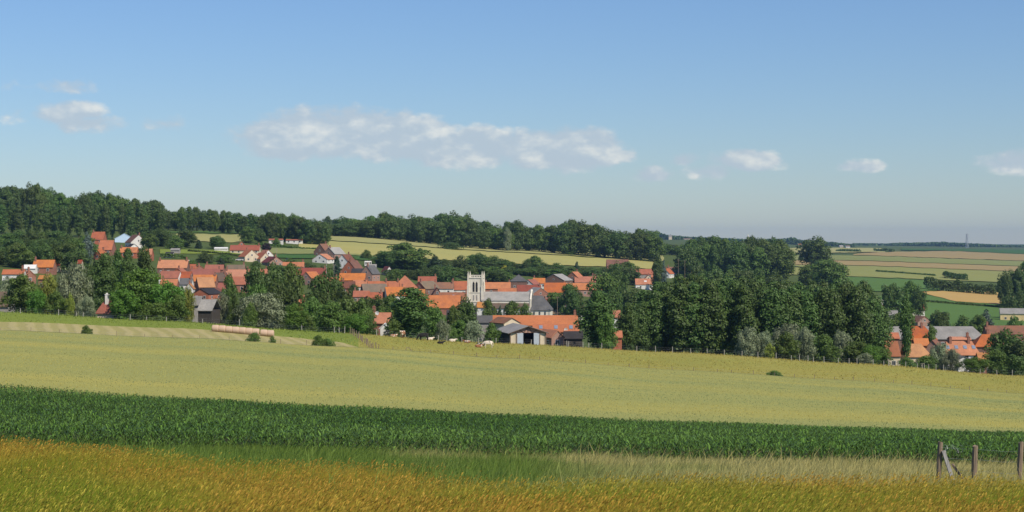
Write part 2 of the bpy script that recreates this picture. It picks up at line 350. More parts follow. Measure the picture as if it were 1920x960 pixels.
M['soil'] = fieldmat('maize_soil', (0.10, 0.085, 0.05), (0.05, 0.07, 0.02), (0.1, 0.5, 2))
def mownmat():
    m, t, b = new_mat('mown_hay_rows'); ge = nd(t, 'ShaderNodeNewGeometry'); sp = nd(t, 'ShaderNodeSeparateXYZ'); t.links.new(ge.outputs['Position'], sp.inputs[0])
    n0 = noise(t, ge.outputs['Position'], 0.06, 3)
    ph = mth(t, 'ADD', mth(t, 'ADD', mth(t, 'MULTIPLY', sp.outputs[0], 2.3), mth(t, 'MULTIPLY', sp.outputs[1], 0.75)), mth(t, 'MULTIPLY', n0, 9.0))
    w = rmp(t, mth(t, 'SINE', ph), -0.5, 0.7); h = rmp(t, noise(t, ge.outputs['Position'], 2.0, 5, 0.7), 0.3, 0.7)
    base = mixc(t, w, (0.355, 0.315, 0.11), (0.435, 0.37, 0.16)); base = mixc(t, mth(t, 'MULTIPLY', h, 0.35), base, (0.22, 0.20, 0.08))
    t.links.new(base, b.inputs['Base Color']); b.inputs['Roughness'].default_value = 0.95; bump(t, b, mth(t, 'ADD', w, h), 0.2, 0.6); return m
M['mown'] = mownmat()
def bladem(name, trans=0.3, rough=0.6):
    m, t, b = new_mat(name); at = nd(t, 'ShaderNodeAttribute', attribute_name='tint'); t.links.new(at.outputs['Color'], b.inputs['Base Color']); b.inputs['Roughness'].default_value = rough
    tr = nd(t, 'ShaderNodeBsdfTranslucent'); t.links.new(at.outputs['Color'], tr.inputs[0]); mx = nd(t, 'ShaderNodeMixShader'); mx.inputs[0].default_value = trans
    t.links.new(b.outputs[0], mx.inputs[1]); t.links.new(tr.outputs[0], mx.inputs[2]); t.links.new(mx.outputs[0], t.nodes['Material Output'].inputs[0]); return m
M['blade'] = bladem('grass_blades', 0.5); M['maize'] = bladem('maize_leaves', 0.28, 0.45)

# ------------------------------------------------------------------ ground sheet and fields
def grid_sheet(name, mat, xs, ys, zoff=0.0, noise_amp=0.0, kind='structure'):
    """xs: (ny, nx) array of x, ys: (ny, nx) array of y"""
    ny, nx = xs.shape
    z = gz(xs, ys) + zoff
    if noise_amp: z = z + (vnoise(xs * 0.35, ys * 0.35) - 0.5) * noise_amp
    V = np.stack([xs, ys, z], -1).reshape(-1, 3)
    i = np.arange(ny - 1)[:, None] * nx + np.arange(nx - 1)[None]
    idx = np.stack([i, i + 1, i + 1 + nx, i + nx], -1).reshape(-1)
    o = link(name, npmesh(name, V, 4, idx, smooth=True), mat=mat); tag(o, kind=kind); return o
yy = np.unique(np.concatenate([np.linspace(-30, 20, 12), np.geomspace(20, 11000, 330)]))
uu = np.linspace(-1, 1, 200)
hw = np.maximum(0.56 * yy, 60)
ground = grid_sheet('ground', M['ground'], hw[:, None] * uu[None], np.repeat(yy[:, None], 200, 1))

def lerp_rows(pts):
    a = np.array(pts, float); return lambda p: np.interp(p, a[:, 0], a[:, 1])
def field(name, mat, p0, p1, near, far, lo, hi, zoff, nx=60, ny=24, amp=0.0, label=None, skirt=0.0):
    """near/far: callables or point lists. Values > 0 in rows (solved on the terrain between lo and hi)"""
    px = np.linspace(p0, p1, nx)
    def solve(fn):
        if isinstance(fn, (int, float)): return np.full(nx, float(fn))
        f = lerp_rows(fn)
        q = np.clip(px, -250, 2170)
        wob = (vnoise(px * .06, px * 0) - .5) * 1.3 + (vnoise(px * .21, px * 0 + 5) - .5) * .7      # field edges are never ruler-straight
        return np.array([depth_of(q[i], float(f(px[i]) + wob[i]), lo, hi) for i in range(nx)])
    dn, df = solve(near), solve(far)
    df = np.maximum(df, dn + 0.5)
    s = np.linspace(0, 1, ny)[:, None]
    d = dn[None] * (1 - s) + df[None] * s
    o = grid_sheet(name, mat, (px[None] - 960) / F * d, d, zoff, amp)
    if skirt:
        me = o.data; bm = bmesh.new(); bm.from_mesh(me)
        be = [e for e in bm.edges if e.is_boundary]
        r = bmesh.ops.extrude_edge_only(bm, edges=be)
        for v in r['geom']:
            if isinstance(v, bmesh.types.BMVert): v.co.z -= skirt
        bm.to_mesh(me); bm.free()
    return o
def dist_line(pts):
    a = np.array(pts, float); return lambda p: np.interp(p, a[:, 0], a[:, 1])
WHEAT_FAR = [(-400, 260), (0, 265), (320, 270), (640, 280), (960, 290), (1280, 296), (1600, 300), (1920, 305), (2400, 312)]
MEAD_FAR = [(-400, 306), (0, 310), (320, 318), (640, 330), (960, 350), (1280, 360), (1600, 365), (1920, 370), (2400, 378)]
wheat_far = dist_line(WHEAT_FAR); mead_far = dist_line(MEAD_FAR)
def field_d(name, mat, p0, p1, fn_near, fn_far, zoff, nx=110, ny=40, amp=0.0, skirt=0.0):
    px = np.linspace(p0, p1, nx); dn = fn_near(px) * np.ones(nx); df = fn_far(px) * np.ones(nx)
    s = np.linspace(0, 1, ny)[:, None]; d = dn[None] * (1 - s) + df[None] * s
    o = grid_sheet(name, mat, (px[None] - 960) / F * d, d, zoff, amp)
    if skirt:
        me = o.data; bm = bmesh.new(); bm.from_mesh(me)
        r = bmesh.ops.extrude_edge_only(bm, edges=[e for e in bm.edges if e.is_boundary])
        for v in r['geom']:
            if isinstance(v, bmesh.types.BMVert): v.co.z -= skirt
        bm.to_mesh(me); bm.free()
    return o
WH = 0.7
field_d('wheat_field', M['wheat'], -420, 2350, lambda p: 136.0, wheat_far, WH, 140, 90, 0.10, WH)
# mown strip on the left ends where the stake fence runs
strip_far = dist_line([(-400, 282), (0, 287), (320, 298), (560, 303), (640, 300), (690, 285), (720, 283.5)])
field_d('mown_hay_strip', M['mown'], -420, 700, lambda p: wheat_far(p) + 1.0, strip_far, 0.10, 80, 16)
field_d('meadow', M['hayside'], -420, 672, strip_far, lambda p: mead_far(p) + 6, 0.06, 80, 16)
field_d('pasture', M['meadow'], 672, 2350, lambda p: np.where(p < 705, strip_far(p), wheat_far(p)) + 1.0, lambda p: mead_far(p) + 6, 0.06, 110, 22)
field_d('maize_ground', M['soil'], -420, 2350, lambda p: 67.0, lambda p: 135.0, 0.05, 60, 20)
# hillside fields behind the village
field('hillside_wheat_field', M['gold'], 560, 1235, [(560, 466), (620, 478), (730, 481), (880, 492), (1000, 497), (1110, 500), (1235, 506)], [(560, 452), (620, 453), (750, 461), (880, 471), (1000, 477), (1235, 492)], 850, 1500, 0.5)
field('hillside_barley_field', M['gold2'], 600, 1245, [(600, 450.5), (620, 451.5), (750, 459.5), (880, 469.5), (1000, 475.5), (1245, 490)], [(600, 441), (840, 455), (1000, 467), (1245, 479)], 900, 1700, 0.5)
field('pale_green_crop_strip', M['palegreen'], 470, 735, [(470, 477), (620, 478), (735, 484)], [(470, 467), (560, 467), (620, 479 - 4), (735, 481.5)], 820, 1300, 0.55, 40, 8)
field('green_crop_strip', M['darkgreenfield'], 470, 780, [(470, 484), (620, 487), (780, 491)], [(470, 478), (620, 479), (735, 484.5), (780, 487)], 800, 1200, 0.55, 40, 6)
field('hill_stubble_field', M['gold2'], 330, 452, [(330, 452), (452, 456)], [(330, 439), (452, 441)], 900, 1350, 0.4, 30, 10)
field('hill_grass_strip', M['greenfield'], 300, 470, [(300, 436.5), (470, 438)], [(300, 434.5), (470, 435.5)], 1100, 1400, 0.4, 20, 4)
field('garden_lawn', M['hayside'], 300, 470, [(300, 476), (470, 478)], [(300, 468), (470, 471)], 800, 1100, 0.3, 20, 6)
# fields across the valley on the right
field('green_pasture_field', M['greenfield'], 1560, 2250, [(1560, 600), (1640, 624), (2250, 628)], [(1560, 560), (1730, 552), (1800, 566), (2250, 578)], 640, 1150, 0.35, 60, 16)
field('ripe_crop_field', M['tan'], 1728, 1915, [(1728, 549.5), (1745, 555), (1795, 567), (1890, 573), (1915, 572)], [(1728, 548), (1770, 547.5), (1860, 547.5), (1915, 560)], 800, 1500, 0.6, 40, 10)
field('upper_green_field', M['greenfield'], 1590, 1765, [(1590, 548), (1765, 546)], [(1590, 520), (1765, 527)], 850, 1900, 0.5, 30, 10)
field('yellow_green_field', M['yellowgreen'], 1480, 2250, [(1480, 516), (1640, 521), (1920, 532), (2250, 540)], [(1480, 498), (1640, 500), (1920, 511), (2250, 518)], 1000, 2500, 0.6, 50, 10)
field('brown_field_band', M['brownfield'], 1480, 2250, [(1480, 497.5), (1640, 499.5), (1920, 510.5), (2250, 517)], [(1480, 489), (1640, 491), (1920, 501), (2250, 507)], 1200, 3000, 0.8, 50, 8)
field('light_green_field_band', M['palegreen'], 1480, 2250, [(1480, 488.5), (1640, 490.5), (1920, 500.5), (2250, 506)], [(1480, 480), (1640, 481), (1920, 491), (2250, 496)], 1400, 3600, 1.0, 50, 8)
field('ripe_field_band', M['brownfield'], 1600, 2250, [(1600, 480), (1640, 480.5), (1920, 490.5), (2250, 495.5)], [(1600, 478), (1650, 474), (1780, 471.5), (1920, 478), (2250, 482)], 1600, 4500, 1.2, 50, 8)
field('far_pale_field', M['gold2'], 1440, 1660, [(1440, 478.5), (1660, 473.5)], [(1440, 466), (1660, 466)], 1600, 5200, 1.2, 40, 8)
field('dark_green_field_band', M['darkgreenfield'], 1690, 2250, [(1690, 470), (1780, 471), (1920, 477.5), (2250, 481)], [(1690, 467), (1920, 469), (2250, 470)], 2000, 5200, 1.4, 50, 6)

# ------------------------------------------------------------------ crops and grasses (uncountable: stuff)
def scatter_px(n, p0, p1, d0, d1, rg, power=1.0):
    """points with even density on the ground between two distances"""
    u = rg.random(n); d = np.sqrt(d0**2 + u**power * (d1**2 - d0**2)); px = p0 + rg.random(n) * (p1 - p0)
    return (px - 960) / F * d, d
def tri_blades(x, y, z, h, w, lean_x, lean_y, rg, c0, c1):
    """each blade: a bent strip of a quad and a tip triangle, as three triangles"""
    n = len(x); a = rg.random(n) * math.pi; dx = np.cos(a) * w * 0.5; dy = np.sin(a) * w * 0.5
    m = 0.55
    P = np.zeros((n, 5, 3))
    P[:, 0] = np.stack([x - dx, y - dy, z], -1); P[:, 1] = np.stack([x + dx, y + dy, z], -1)
    mx = x + lean_x * h * 0.28; my = y + lean_y * h * 0.28
    P[:, 2] = np.stack([mx + dx * .8, my + dy * .8, z + h * m], -1); P[:, 3] = np.stack([mx - dx * .8, my - dy * .8, z + h * m], -1)
    P[:, 4] = np.stack([x + lean_x * h, y + lean_y * h, z + h * (1 - 0.25 * np.hypot(lean_x, lean_y))], -1)
    b = np.arange(n)[:, None] * 5
    I = (b + np.array([0, 1, 2, 0, 2, 3, 3, 2, 4])[None]).ravel()
    T = np.zeros((n, 5, 4)); T[:, :, 3] = 1
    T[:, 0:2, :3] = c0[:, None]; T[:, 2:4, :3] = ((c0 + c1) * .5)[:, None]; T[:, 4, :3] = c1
    return P.reshape(-1, 3), I, T.reshape(-1, 4)
def cmix(a, b, f): return np.array(a)[None] * (1 - f[:, None]) + np.array(b)[None] * f[:, None]

def barley():
    rg = np.random.default_rng(11)
    n1, n2 = 120000, 190000
    xa, ya = scatter_px(n1, -250, 2170, 13, 26, rg); xb, yb = scatter_px(n2, -250, 2170, 26, 49, rg)
    x = np.concatenate([xa, xb]); y = np.concatenate([ya, yb]); n = len(x)
    px = 960 + F * x / y
    # the stand ends nearer on the right, farther on the left
    edge = np.interp(px, [-250, 0, 150, 500, 1000, 1920, 2200], [48, 47, 46, 42, 40, 42, 43]) + (vnoise(x * .22, y * .3) - .5) * 10 + rg.normal(0, 1.2, n)
    k = y < edge; x, y = x[k], y[k]; n = len(x)
    z = gz(x, y) - 0.02
    patch = np.clip(vnoise(x * 0.28 + 9, y * 0.16) * 1.5 - .25 + (vnoise(x * 1.1, y * 0.7) - .5) * .7, 0, 1)   # riper or greener spots
    h = 0.62 + 0.24 * rg.random(n) + (vnoise(x * .4, y * .25) - .5) * 0.22
    w = np.where(y < 26, 0.0065, 0.0095) * (0.7 + .6 * rg.random(n))
    rip = np.clip(patch * 0.9 + rg.random(n) * 0.7 - 0.36 + .15 * np.clip((y - 30) / 15, -1, .6), 0, 1)
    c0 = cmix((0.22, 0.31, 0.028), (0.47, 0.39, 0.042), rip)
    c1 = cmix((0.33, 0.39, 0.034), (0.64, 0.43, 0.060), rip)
    v = (0.78 + 0.44 * rg.random(n))[:, None]; c0 *= v; c1 *= v
    lx = 0.16 + rg.normal(0, .12, n); ly = rg.normal(0, .12, n)
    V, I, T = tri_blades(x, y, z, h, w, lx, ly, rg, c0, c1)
    # ears: slim drooping spindles on two stalks out of five
    e = np.where(rg.random(n) < 0.22)[0]; m = len(e)
    tx = x[e] + lx[e] * h[e]; ty = y[e] + ly[e] * h[e]; tz = z[e] + h[e] * (1 - .25 * np.hypot(lx[e], ly[e]))
    L = 0.10 + .06 * rg.random(m); ew = np.where(y[e] < 26, 0.006, 0.008)
    a = rg.normal(0.2, .5, m); dx = np.cos(a) * L * .45; dy = np.sin(a) * L * .4; dz = L * (rg.random(m) * 0.9 + .1)
    s = rg.random(m) * 6.28; ox = np.cos(s) * ew; oy = np.sin(s) * ew
    E = np.stack([np.stack([tx, ty, tz], -1), np.stack([tx + dx * .45 + ox, ty + dy * .45 + oy, tz + dz * .6], -1), np.stack([tx + dx, ty + dy, tz + dz * .7], -1), np.stack([tx + dx * .45 - ox, ty + dy * .45 - oy, tz + dz * .45 + .004], -1)], 1)
    ce = cmix((0.52, 0.46, 0.06), (0.72, 0.43, 0.07), rip[e]) * (0.7 + .6 * rg.random(m))[:, None]
    TE = np.ones((m, 4, 4)); TE[:, :, :3] = ce[:, None]
    b = len(V) + np.arange(m)[:, None] * 4
    IE = (b + np.array([0, 1, 2, 0, 2, 3])[None]).ravel()
    me = npmesh('barley', np.concatenate([V, E.reshape(-1, 3)]), 3, np.concatenate([I, IE]), tint=np.concatenate([T, TE.reshape(-1, 4)]))
    tag(link('barley', me, mat=M['blade']), 'ripening orange and green barley filling the foreground', 'barley', kind='stuff')
barley()
def margin():
    rg = np.random.default_rng(12); n = 120000
    x, y = scatter_px(n, -250, 2170, 34, 70, rg); px = 960 + F * x / y
    z = gz(x, y) - .02
    left = np.clip((1350 - px) / 450 + (vnoise(x * .3, y * .3) - .5) * 1.2 - np.clip((y - 58) / 8, 0, 1) * .35, 0, 1)         # greener towards the left
    h = 0.40 + 0.25 * rg.random(n) + (vnoise(x * .3, y * .4) - .5) * .3 + (rg.random(n) < .03) * .45
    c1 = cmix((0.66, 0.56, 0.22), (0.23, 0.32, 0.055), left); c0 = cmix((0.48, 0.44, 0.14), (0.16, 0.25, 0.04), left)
    v = (0.7 + 0.6 * rg.random(n))[:, None]
    w = 0.020 * (.6 + .8 * rg.random(n))
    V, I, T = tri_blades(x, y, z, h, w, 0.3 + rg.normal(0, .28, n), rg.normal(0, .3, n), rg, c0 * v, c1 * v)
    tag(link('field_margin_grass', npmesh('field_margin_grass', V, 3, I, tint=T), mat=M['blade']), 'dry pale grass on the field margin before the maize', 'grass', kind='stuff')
margin()
def maize():
    rg = np.random.default_rng(13)
    rows = np.arange(67.5, 135.0, 0.52); P = []
    for r in rows:
        step = 0.22 if r < 95 else 0.27
        xs = np.arange(-0.37 * r, 0.37 * r, step); xs = xs + rg.normal(0, .05, len(xs)); P.append(np.stack([xs, np.full(len(xs), r) + rg.normal(0, .12, len(xs))], -1))
    P = np.concatenate(P); px = 960 + F * P[:, 0] / P[:, 1]
    P = P[(px > -200) & (px < 2120)]
    n = len(P); x, y = P[:, 0], P[:, 1]; z = gz(x, y)
    H = 0.88 + .18 * rg.random(n) + (vnoise(x * .12, y * .12) - .5) * .25
    VV, II, TT = [], [], []; base = 0
    nl = 7
    for k in range(nl):
        keep = np.ones(n, bool) if k >= 3 else (y < 72)
        if k == 3: keep = y < 100
        xx, yy_, zz, hh = x[keep], y[keep], z[keep], H[keep]; m = len(xx)
        a = (k % 2) * math.pi + rg.normal(0, .9, m) + vhash(xx, yy_) * 6.28; ca, sa = np.cos(a), np.sin(a)
        z0 = zz + hh * (0.12 + 0.13 * k); L = (0.22 + .18 * rg.random(m)); up = 0.30 + .25 * rg.random(m)
        wd = 0.027 + .016 * rg.random(m)
        nx, ny = -sa * wd, ca * wd
        p0 = np.stack([xx, yy_, z0], -1); q1 = np.stack([xx + ca * L * .5, yy_ + sa * L * .5, z0 + up * L * 1.35], -1); q2 = np.stack([xx + ca * L, yy_ + sa * L, z0 + up * L * 0.7], -1)
        off = np.stack([nx, ny, np.zeros(m)], -1)
        PP = np.stack([p0, q1 + off, q1 - off, q2], 1)
        b = base + np.arange(m)[:, None] * 4
        II.append((b + np.array([0, 1, 2, 2, 1, 3])[None]).ravel()); VV.append(PP.reshape(-1, 3)); base += 4 * m
        v = (.42 + 1.35 * rg.random(m)**2)[:, None]  # random leaf tone, the few bright ones imitate highlights in the colour
        c = cmix((0.060, 0.130, 0.018), (0.135, 0.235, 0.045), np.clip(rg.random(m) * .8 + (vnoise(xx * .15, yy_ * .08) - .5) * .8, 0, 1)) * v
        t = np.ones((m, 4, 4)); t[:, :, :3] = c[:, None]; TT.append(t.reshape(-1, 4))
    me = npmesh('maize', np.concatenate(VV), 3, np.concatenate(II), tint=np.concatenate(TT))
    tag(link('maize', me, mat=M['maize']), 'dense strip of dark green maize across the slope', 'maize', kind='stuff')
maize()
def wheat_ears():
    rg = np.random.default_rng(14); n = 210000
    x, y = scatter_px(n, -250, 2170, 136, 300, rg); px = 960 + F * x / y
    k = y < wheat_far(px); x, y = x[k], y[k]; n = len(x)
    z = gz(x, y) + WH - .12 + (vnoise(x * .35, y * .35) - .5) * .1
    h = .13 + .10 * rg.random(n); w = .09 + .08 * rg.random(n)
    f = np.clip((vnoise(x * .012 + 3, y * .085 + x * .012) - .5) * 2.2 + (vnoise(x * .05, y * .3) - .5) * .7 + .5 + (rg.random(n) - .5) * .35, 0, 1)
    c = cmix((0.235, 0.295, 0.125), (0.52, 0.435, 0.11), f) * (.62 + .76 * rg.random(n))[:, None]
    a = rg.random(n) * 6.28; dx = np.cos(a) * w * .5; dy = np.sin(a) * w * .5
    P = np.stack([np.stack([x - dx, y - dy, z], -1), np.stack([x + dx, y + dy, z], -1), np.stack([x + rg.normal(0, .12, n), y + rg.normal(.05, .12, n), z + h], -1)], 1)
    T = np.ones((n, 3, 4)); T[:, :, :3] = c[:, None]
    tag(link('wheat_ears', npmesh('wheat_ears', P.reshape(-1, 3), 3, np.arange(3 * n), tint=T.reshape(-1, 4)), mat=M['blade']), 'pale green wheat ears covering the broad middle field', 'wheat', kind='stuff')
wheat_ears()
def pasture_tufts():
    rg = np.random.default_rng(15); n = 60000
    x, y = scatter_px(n, -250, 2170, 270, 382, rg); px = 960 + F * x / y
    k = (y > np.where(px < 690, strip_far(px), wheat_far(px) + 1)) & (y < mead_far(px) + 5); x, y, px = x[k], y[k], px[k]; n = len(x)
    z = gz(x, y); rough = vnoise(x * .12, y * .12)
    edge = np.clip((y - mead_far(px) + 4) / 6, 0, 1)
    h = (.10 + .16 * rg.random(n)) * (0.6 + rough) + edge * .25 * rg.random(n); w = .14 + .14 * rg.random(n)
    g = np.clip((690 - px) / 60, 0, 1)
    c = cmix((0.42, 0.35, 0.085), (0.24, 0.30, 0.05), g) * (.7 + .5 * rg.random(n))[:, None] * (.8 + .4 * rough)[:, None]
    a = rg.random(n) * 6.28; dx = np.cos(a) * w * .5; dy = np.sin(a) * w * .5
    P = np.stack([np.stack([x - dx, y - dy, z], -1), np.stack([x + dx, y + dy, z], -1), np.stack([x + rg.normal(0, .14, n), y + rg.normal(.08, .14, n), z + h], -1)], 1)
    T = np.ones((n, 3, 4)); T[:, :, :3] = c[:, None]
    tag(link('pasture_grass', npmesh('pasture_grass', P.reshape(-1, 3), 3, np.arange(3 * n), tint=T.reshape(-1, 4)), mat=M['blade']), 'tufted dry grass of the cattle pasture and meadow', 'grass', kind='stuff')
pasture_tufts()

# ------------------------------------------------------------------ trees
def crown_mesh(name, env, leaf, nclump, nleaf, seed, droop=0.0, clr=(0.10, 0.19), asp=1.0):
    """leaf quads on many small clumps that fill a crown envelope; unit height, unit width.
    env(t) gives the crown radius (0..0.5) at height t (0..1)"""
    rg = np.random.default_rng(seed)
    C = []; tries = 0
    ts = np.linspace(0, 1, 200); rr = np.array([env(t) for t in ts]); cdf = np.cumsum(rr**1.4 + 1e-6); cdf /= cdf[-1]
    lob = rg.random(3) * 6.28
    for _ in range(nclump):
        t = np.interp(rg.random(), cdf, ts); a = rg.random() * 6.28
        r = asp * np.interp(t, ts, rr) * (1 + 0.16 * math.sin(3 * a + lob[0] + 5 * t) + .10 * math.sin(5 * a + lob[1] - 7 * t))
        q = rg.random()**0.42
        cr = (clr[0] + (clr[1] - clr[0]) * rg.random()) * asp * min(1.0, 0.45 + r / asp * 2.2)
        rad = max(0.0, r * q - cr * 0.55)
        C.append((math.cos(a) * rad, math.sin(a) * rad, t, cr))
    C = np.array(C); wgt = C[:, 3]**2; wgt /= wgt.sum()
    ci = rg.choice(len(C), nleaf, p=wgt)
    nrm = rg.normal(0, 1, (nleaf, 3)); nrm /= np.linalg.norm(nrm, axis=1)[:, None]
    nrm[:, 2] = np.where(rg.random(nleaf) < .65, np.abs(nrm[:, 2]), nrm[:, 2])
    c = C[ci]; rad = c[:, 3] * (0.72 + .36 * rg.random(nleaf))
    P = c[:, :3] + nrm * rad[:, None]
    if droop: P[:, 2] -= droop * rg.random(nleaf)**2
    P[:, 2] = np.maximum(P[:, 2], 0.012)
    n2 = nrm + rg.normal(0, .30, (nleaf, 3)); n2 /= np.linalg.norm(n2, axis=1)[:, None]
    ref = np.where(np.abs(n2[:, 2:3]) < .9, np.array([[0, 0, 1.0]]), np.array([[1.0, 0, 0]]))
    u = np.cross(n2, ref); u /= np.linalg.norm(u, axis=1)[:, None]; v = np.cross(n2, u)
    th = rg.random(nleaf) * 6.28
    if droop: th = rg.normal(0, .3, nleaf)
    uu_ = u * np.cos(th)[:, None] + v * np.sin(th)[:, None]; vv_ = -u * np.sin(th)[:, None] + v * np.cos(th)[:, None]
    s = leaf * (.6 + .8 * rg.random(nleaf))[:, None]; lw = 0.62 if not droop else 0.38
    Q = np.stack([P - vv_ * s, P + uu_ * s * lw, P + vv_ * s, P - uu_ * s * lw], 1)
    return npmesh(name, Q.reshape(-1, 3), 4, np.arange(4 * nleaf))
def trunk_mesh(name, h0, top, r, limbs, seed, spread=0.25):
    rg = random.Random(seed); mb = MB()
    mb.bar((0, 0, -0.03), (0, 0, h0), r * 1.25, 8, r * .85); mb.bar((0, 0, h0), (rg.uniform(-.02, .02), rg.uniform(-.02, .02), top), r * .85, 8, r * .2)
    for i in range(limbs):
        a = i * 2.4 + rg.random(); z = h0 * .8 + (top - h0) * .6 * i / max(1, limbs)
        q = (math.cos(a) * spread * rg.uniform(.6, 1), math.sin(a) * spread * rg.uniform(.6, 1), z + rg.uniform(.12, .25))
        mb.bar((0, 0, z), q, r * .45, 6, r * .12)
    return mb.mesh(name, M['bark'], True)
def ell(z0, z1, p=2.0, w=0.5):
    def f(t):
        if t < z0 or t > z1: return 0.0
        s = (t - z0) / (z1 - z0) * 2 - 1
        return w * max(0.0, 1 - abs(s)**p)**0.5
    return f
def ovoid(z0, z1, peak=0.4, w=0.5):
    def f(t):
        if t < z0 or t > z1: return 0.0
        s = (t - z0) / (z1 - z0)
        s = s / peak * .5 if s < peak else .5 + (s - peak) / (1 - peak) * .5
        return w * max(0.0, math.sin(math.pi * s))**0.62
    return f
def cone(z0, z1, w=0.5): return lambda t: 0.0 if t < z0 or t > z1 else w * (1 - (t - z0) / (z1 - z0))**.8
def dome(w=0.5): return lambda t: w * max(0.0, 1 - t**2.2)**.5
PROTO = {}; ASP = {}
def proto(kind, leafm, fn, leaf, ncl, nlf, trunk, n, asp=0.9, **kw):
    PROTO[kind] = []; ASP[kind] = asp
    for i in range(n):
        me = crown_mesh(kind + '_crown', fn, leaf, ncl, nlf, 1000 + len(PROTO) * 31 + i * 7, asp=asp, **kw); me.materials.append(M[leafm])
        tm = trunk_mesh(kind + '_trunk', *trunk, seed=i + len(PROTO), spread=.3 * asp)
        PROTO[kind].append((me, tm))
proto('broad', 'leaf_dark', ell(0.05, 1.0, 2.5), 0.026, 85, 7500, (.22, .85, .020, 6), 4, .85, clr=(.11, .21))
proto('fresh', 'leaf_bright', ell(0.03, 1.0, 2.6), 0.024, 100, 9000, (.2, .85, .020, 6), 2, 1.0, clr=(.09, .18))
proto('green', 'leaf_mid', ell(0.04, 1.0, 2.4), 0.026, 85, 7000, (.2, .85, .020, 6), 3, .85, clr=(.10, .20))
proto('poplar', 'leaf_poplar', ovoid(0.05, 1.0, .48), 0.0150, 150, 11000, (.16, .92, .012, 9), 4, .42, clr=(.12, .27))
proto('poplar_row', 'leaf_poplar', ovoid(0.05, 1.0, .42), 0.019, 100, 4500, (.22, .92, .012, 6), 3, .36, clr=(.14, .28))
proto('lombardy', 'leaf_poplar', ovoid(0.14, 1.0, .55), 0.013, 200, 7000, (.2, .95, .012, 8), 1, .24, clr=(.16, .34))
proto('willow', 'leaf_silver', ell(0.02, 1.0, 2.6), 0.024, 95, 9000, (.18, .8, .026, 7), 2, .85, droop=.07)
proto('weeping', 'leaf_yellow', ell(0.02, 1.0, 2.8), 0.026, 80, 6000, (.2, .8, .02, 5), 1, .7, droop=.14)
proto('conifer', 'leaf_conifer', cone(.04, 1.0), 0.022, 140, 6500, (.1, .95, .016, 3), 2, .5, clr=(.10, .20))
proto('blue_conifer', 'leaf_blue', ovoid(.03, 1.0, .35), 0.024, 100, 5500, (.1, .95, .018, 3), 1, .6, clr=(.10, .2))
proto('bush', 'leaf_mid', dome(), 0.036, 60, 4500, (.1, .5, .02, 5), 3, 1.3, clr=(.11, .2))
proto('dark_bush', 'leaf_dark', dome(), 0.036, 60, 4500, (.1, .5, .02, 5), 2, 1.4, clr=(.11, .2))
proto('golden', 'leaf_gold', ovoid(.05, 1, .4), 0.04, 40, 2500, (.1, .8, .03, 3), 1, .6)
proto('purple', 'leaf_purple', ell(.08, 1.0), 0.034, 60, 4000, (.15, .8, .025, 4), 1)
proto('far', 'leaf_dark', ell(0.04, 1.0, 2.2), 0.055, 40, 1500, (.2, .85, .03, 3), 3, clr=(.13, .22))
NAMES = dict(broad='broadleaf_tree', fresh='broadleaf_tree', green='broadleaf_tree', poplar='poplar_tree', poplar_row='poplar_tree', lombardy='lombardy_poplar', willow='willow_tree',
             weeping='weeping_willow', conifer='conifer_tree', blue_conifer='conifer_tree', bush='bush', dark_bush='bush', golden='golden_tree', purple='purple_leaved_tree', far='broadleaf_tree')
tcount = 0
def tree(kind, px, top, d, wpx, label, group=None, base=None, rz=None):
    """a tree standing on the terrain at distance d, its top at picture row `top`, wpx wide in the photograph"""
    global tcount
    tcount += 1
    x = X(px, d); g = gz1(x, d) - 0.15
    h = Zrow(top, d) - g
    if h < 1.0:
        print('TREE LOW', kind, px, top, round(d), round(h, 1)); h = 1.0
    w = wpx / F * d
    me, tm = PROTO[kind][tcount % len(PROTO[kind])]
    e = empty(NAMES[kind], (x, d, g), random.random() * 6.28 if rz is None else rz)
    e.scale = (w / ASP[kind], w / ASP[kind], h)
    link('crown', me, e); link('trunk', tm, e)
    tag(e, label, 'bush' if 'bush' in kind else 'tree', group)
    return e

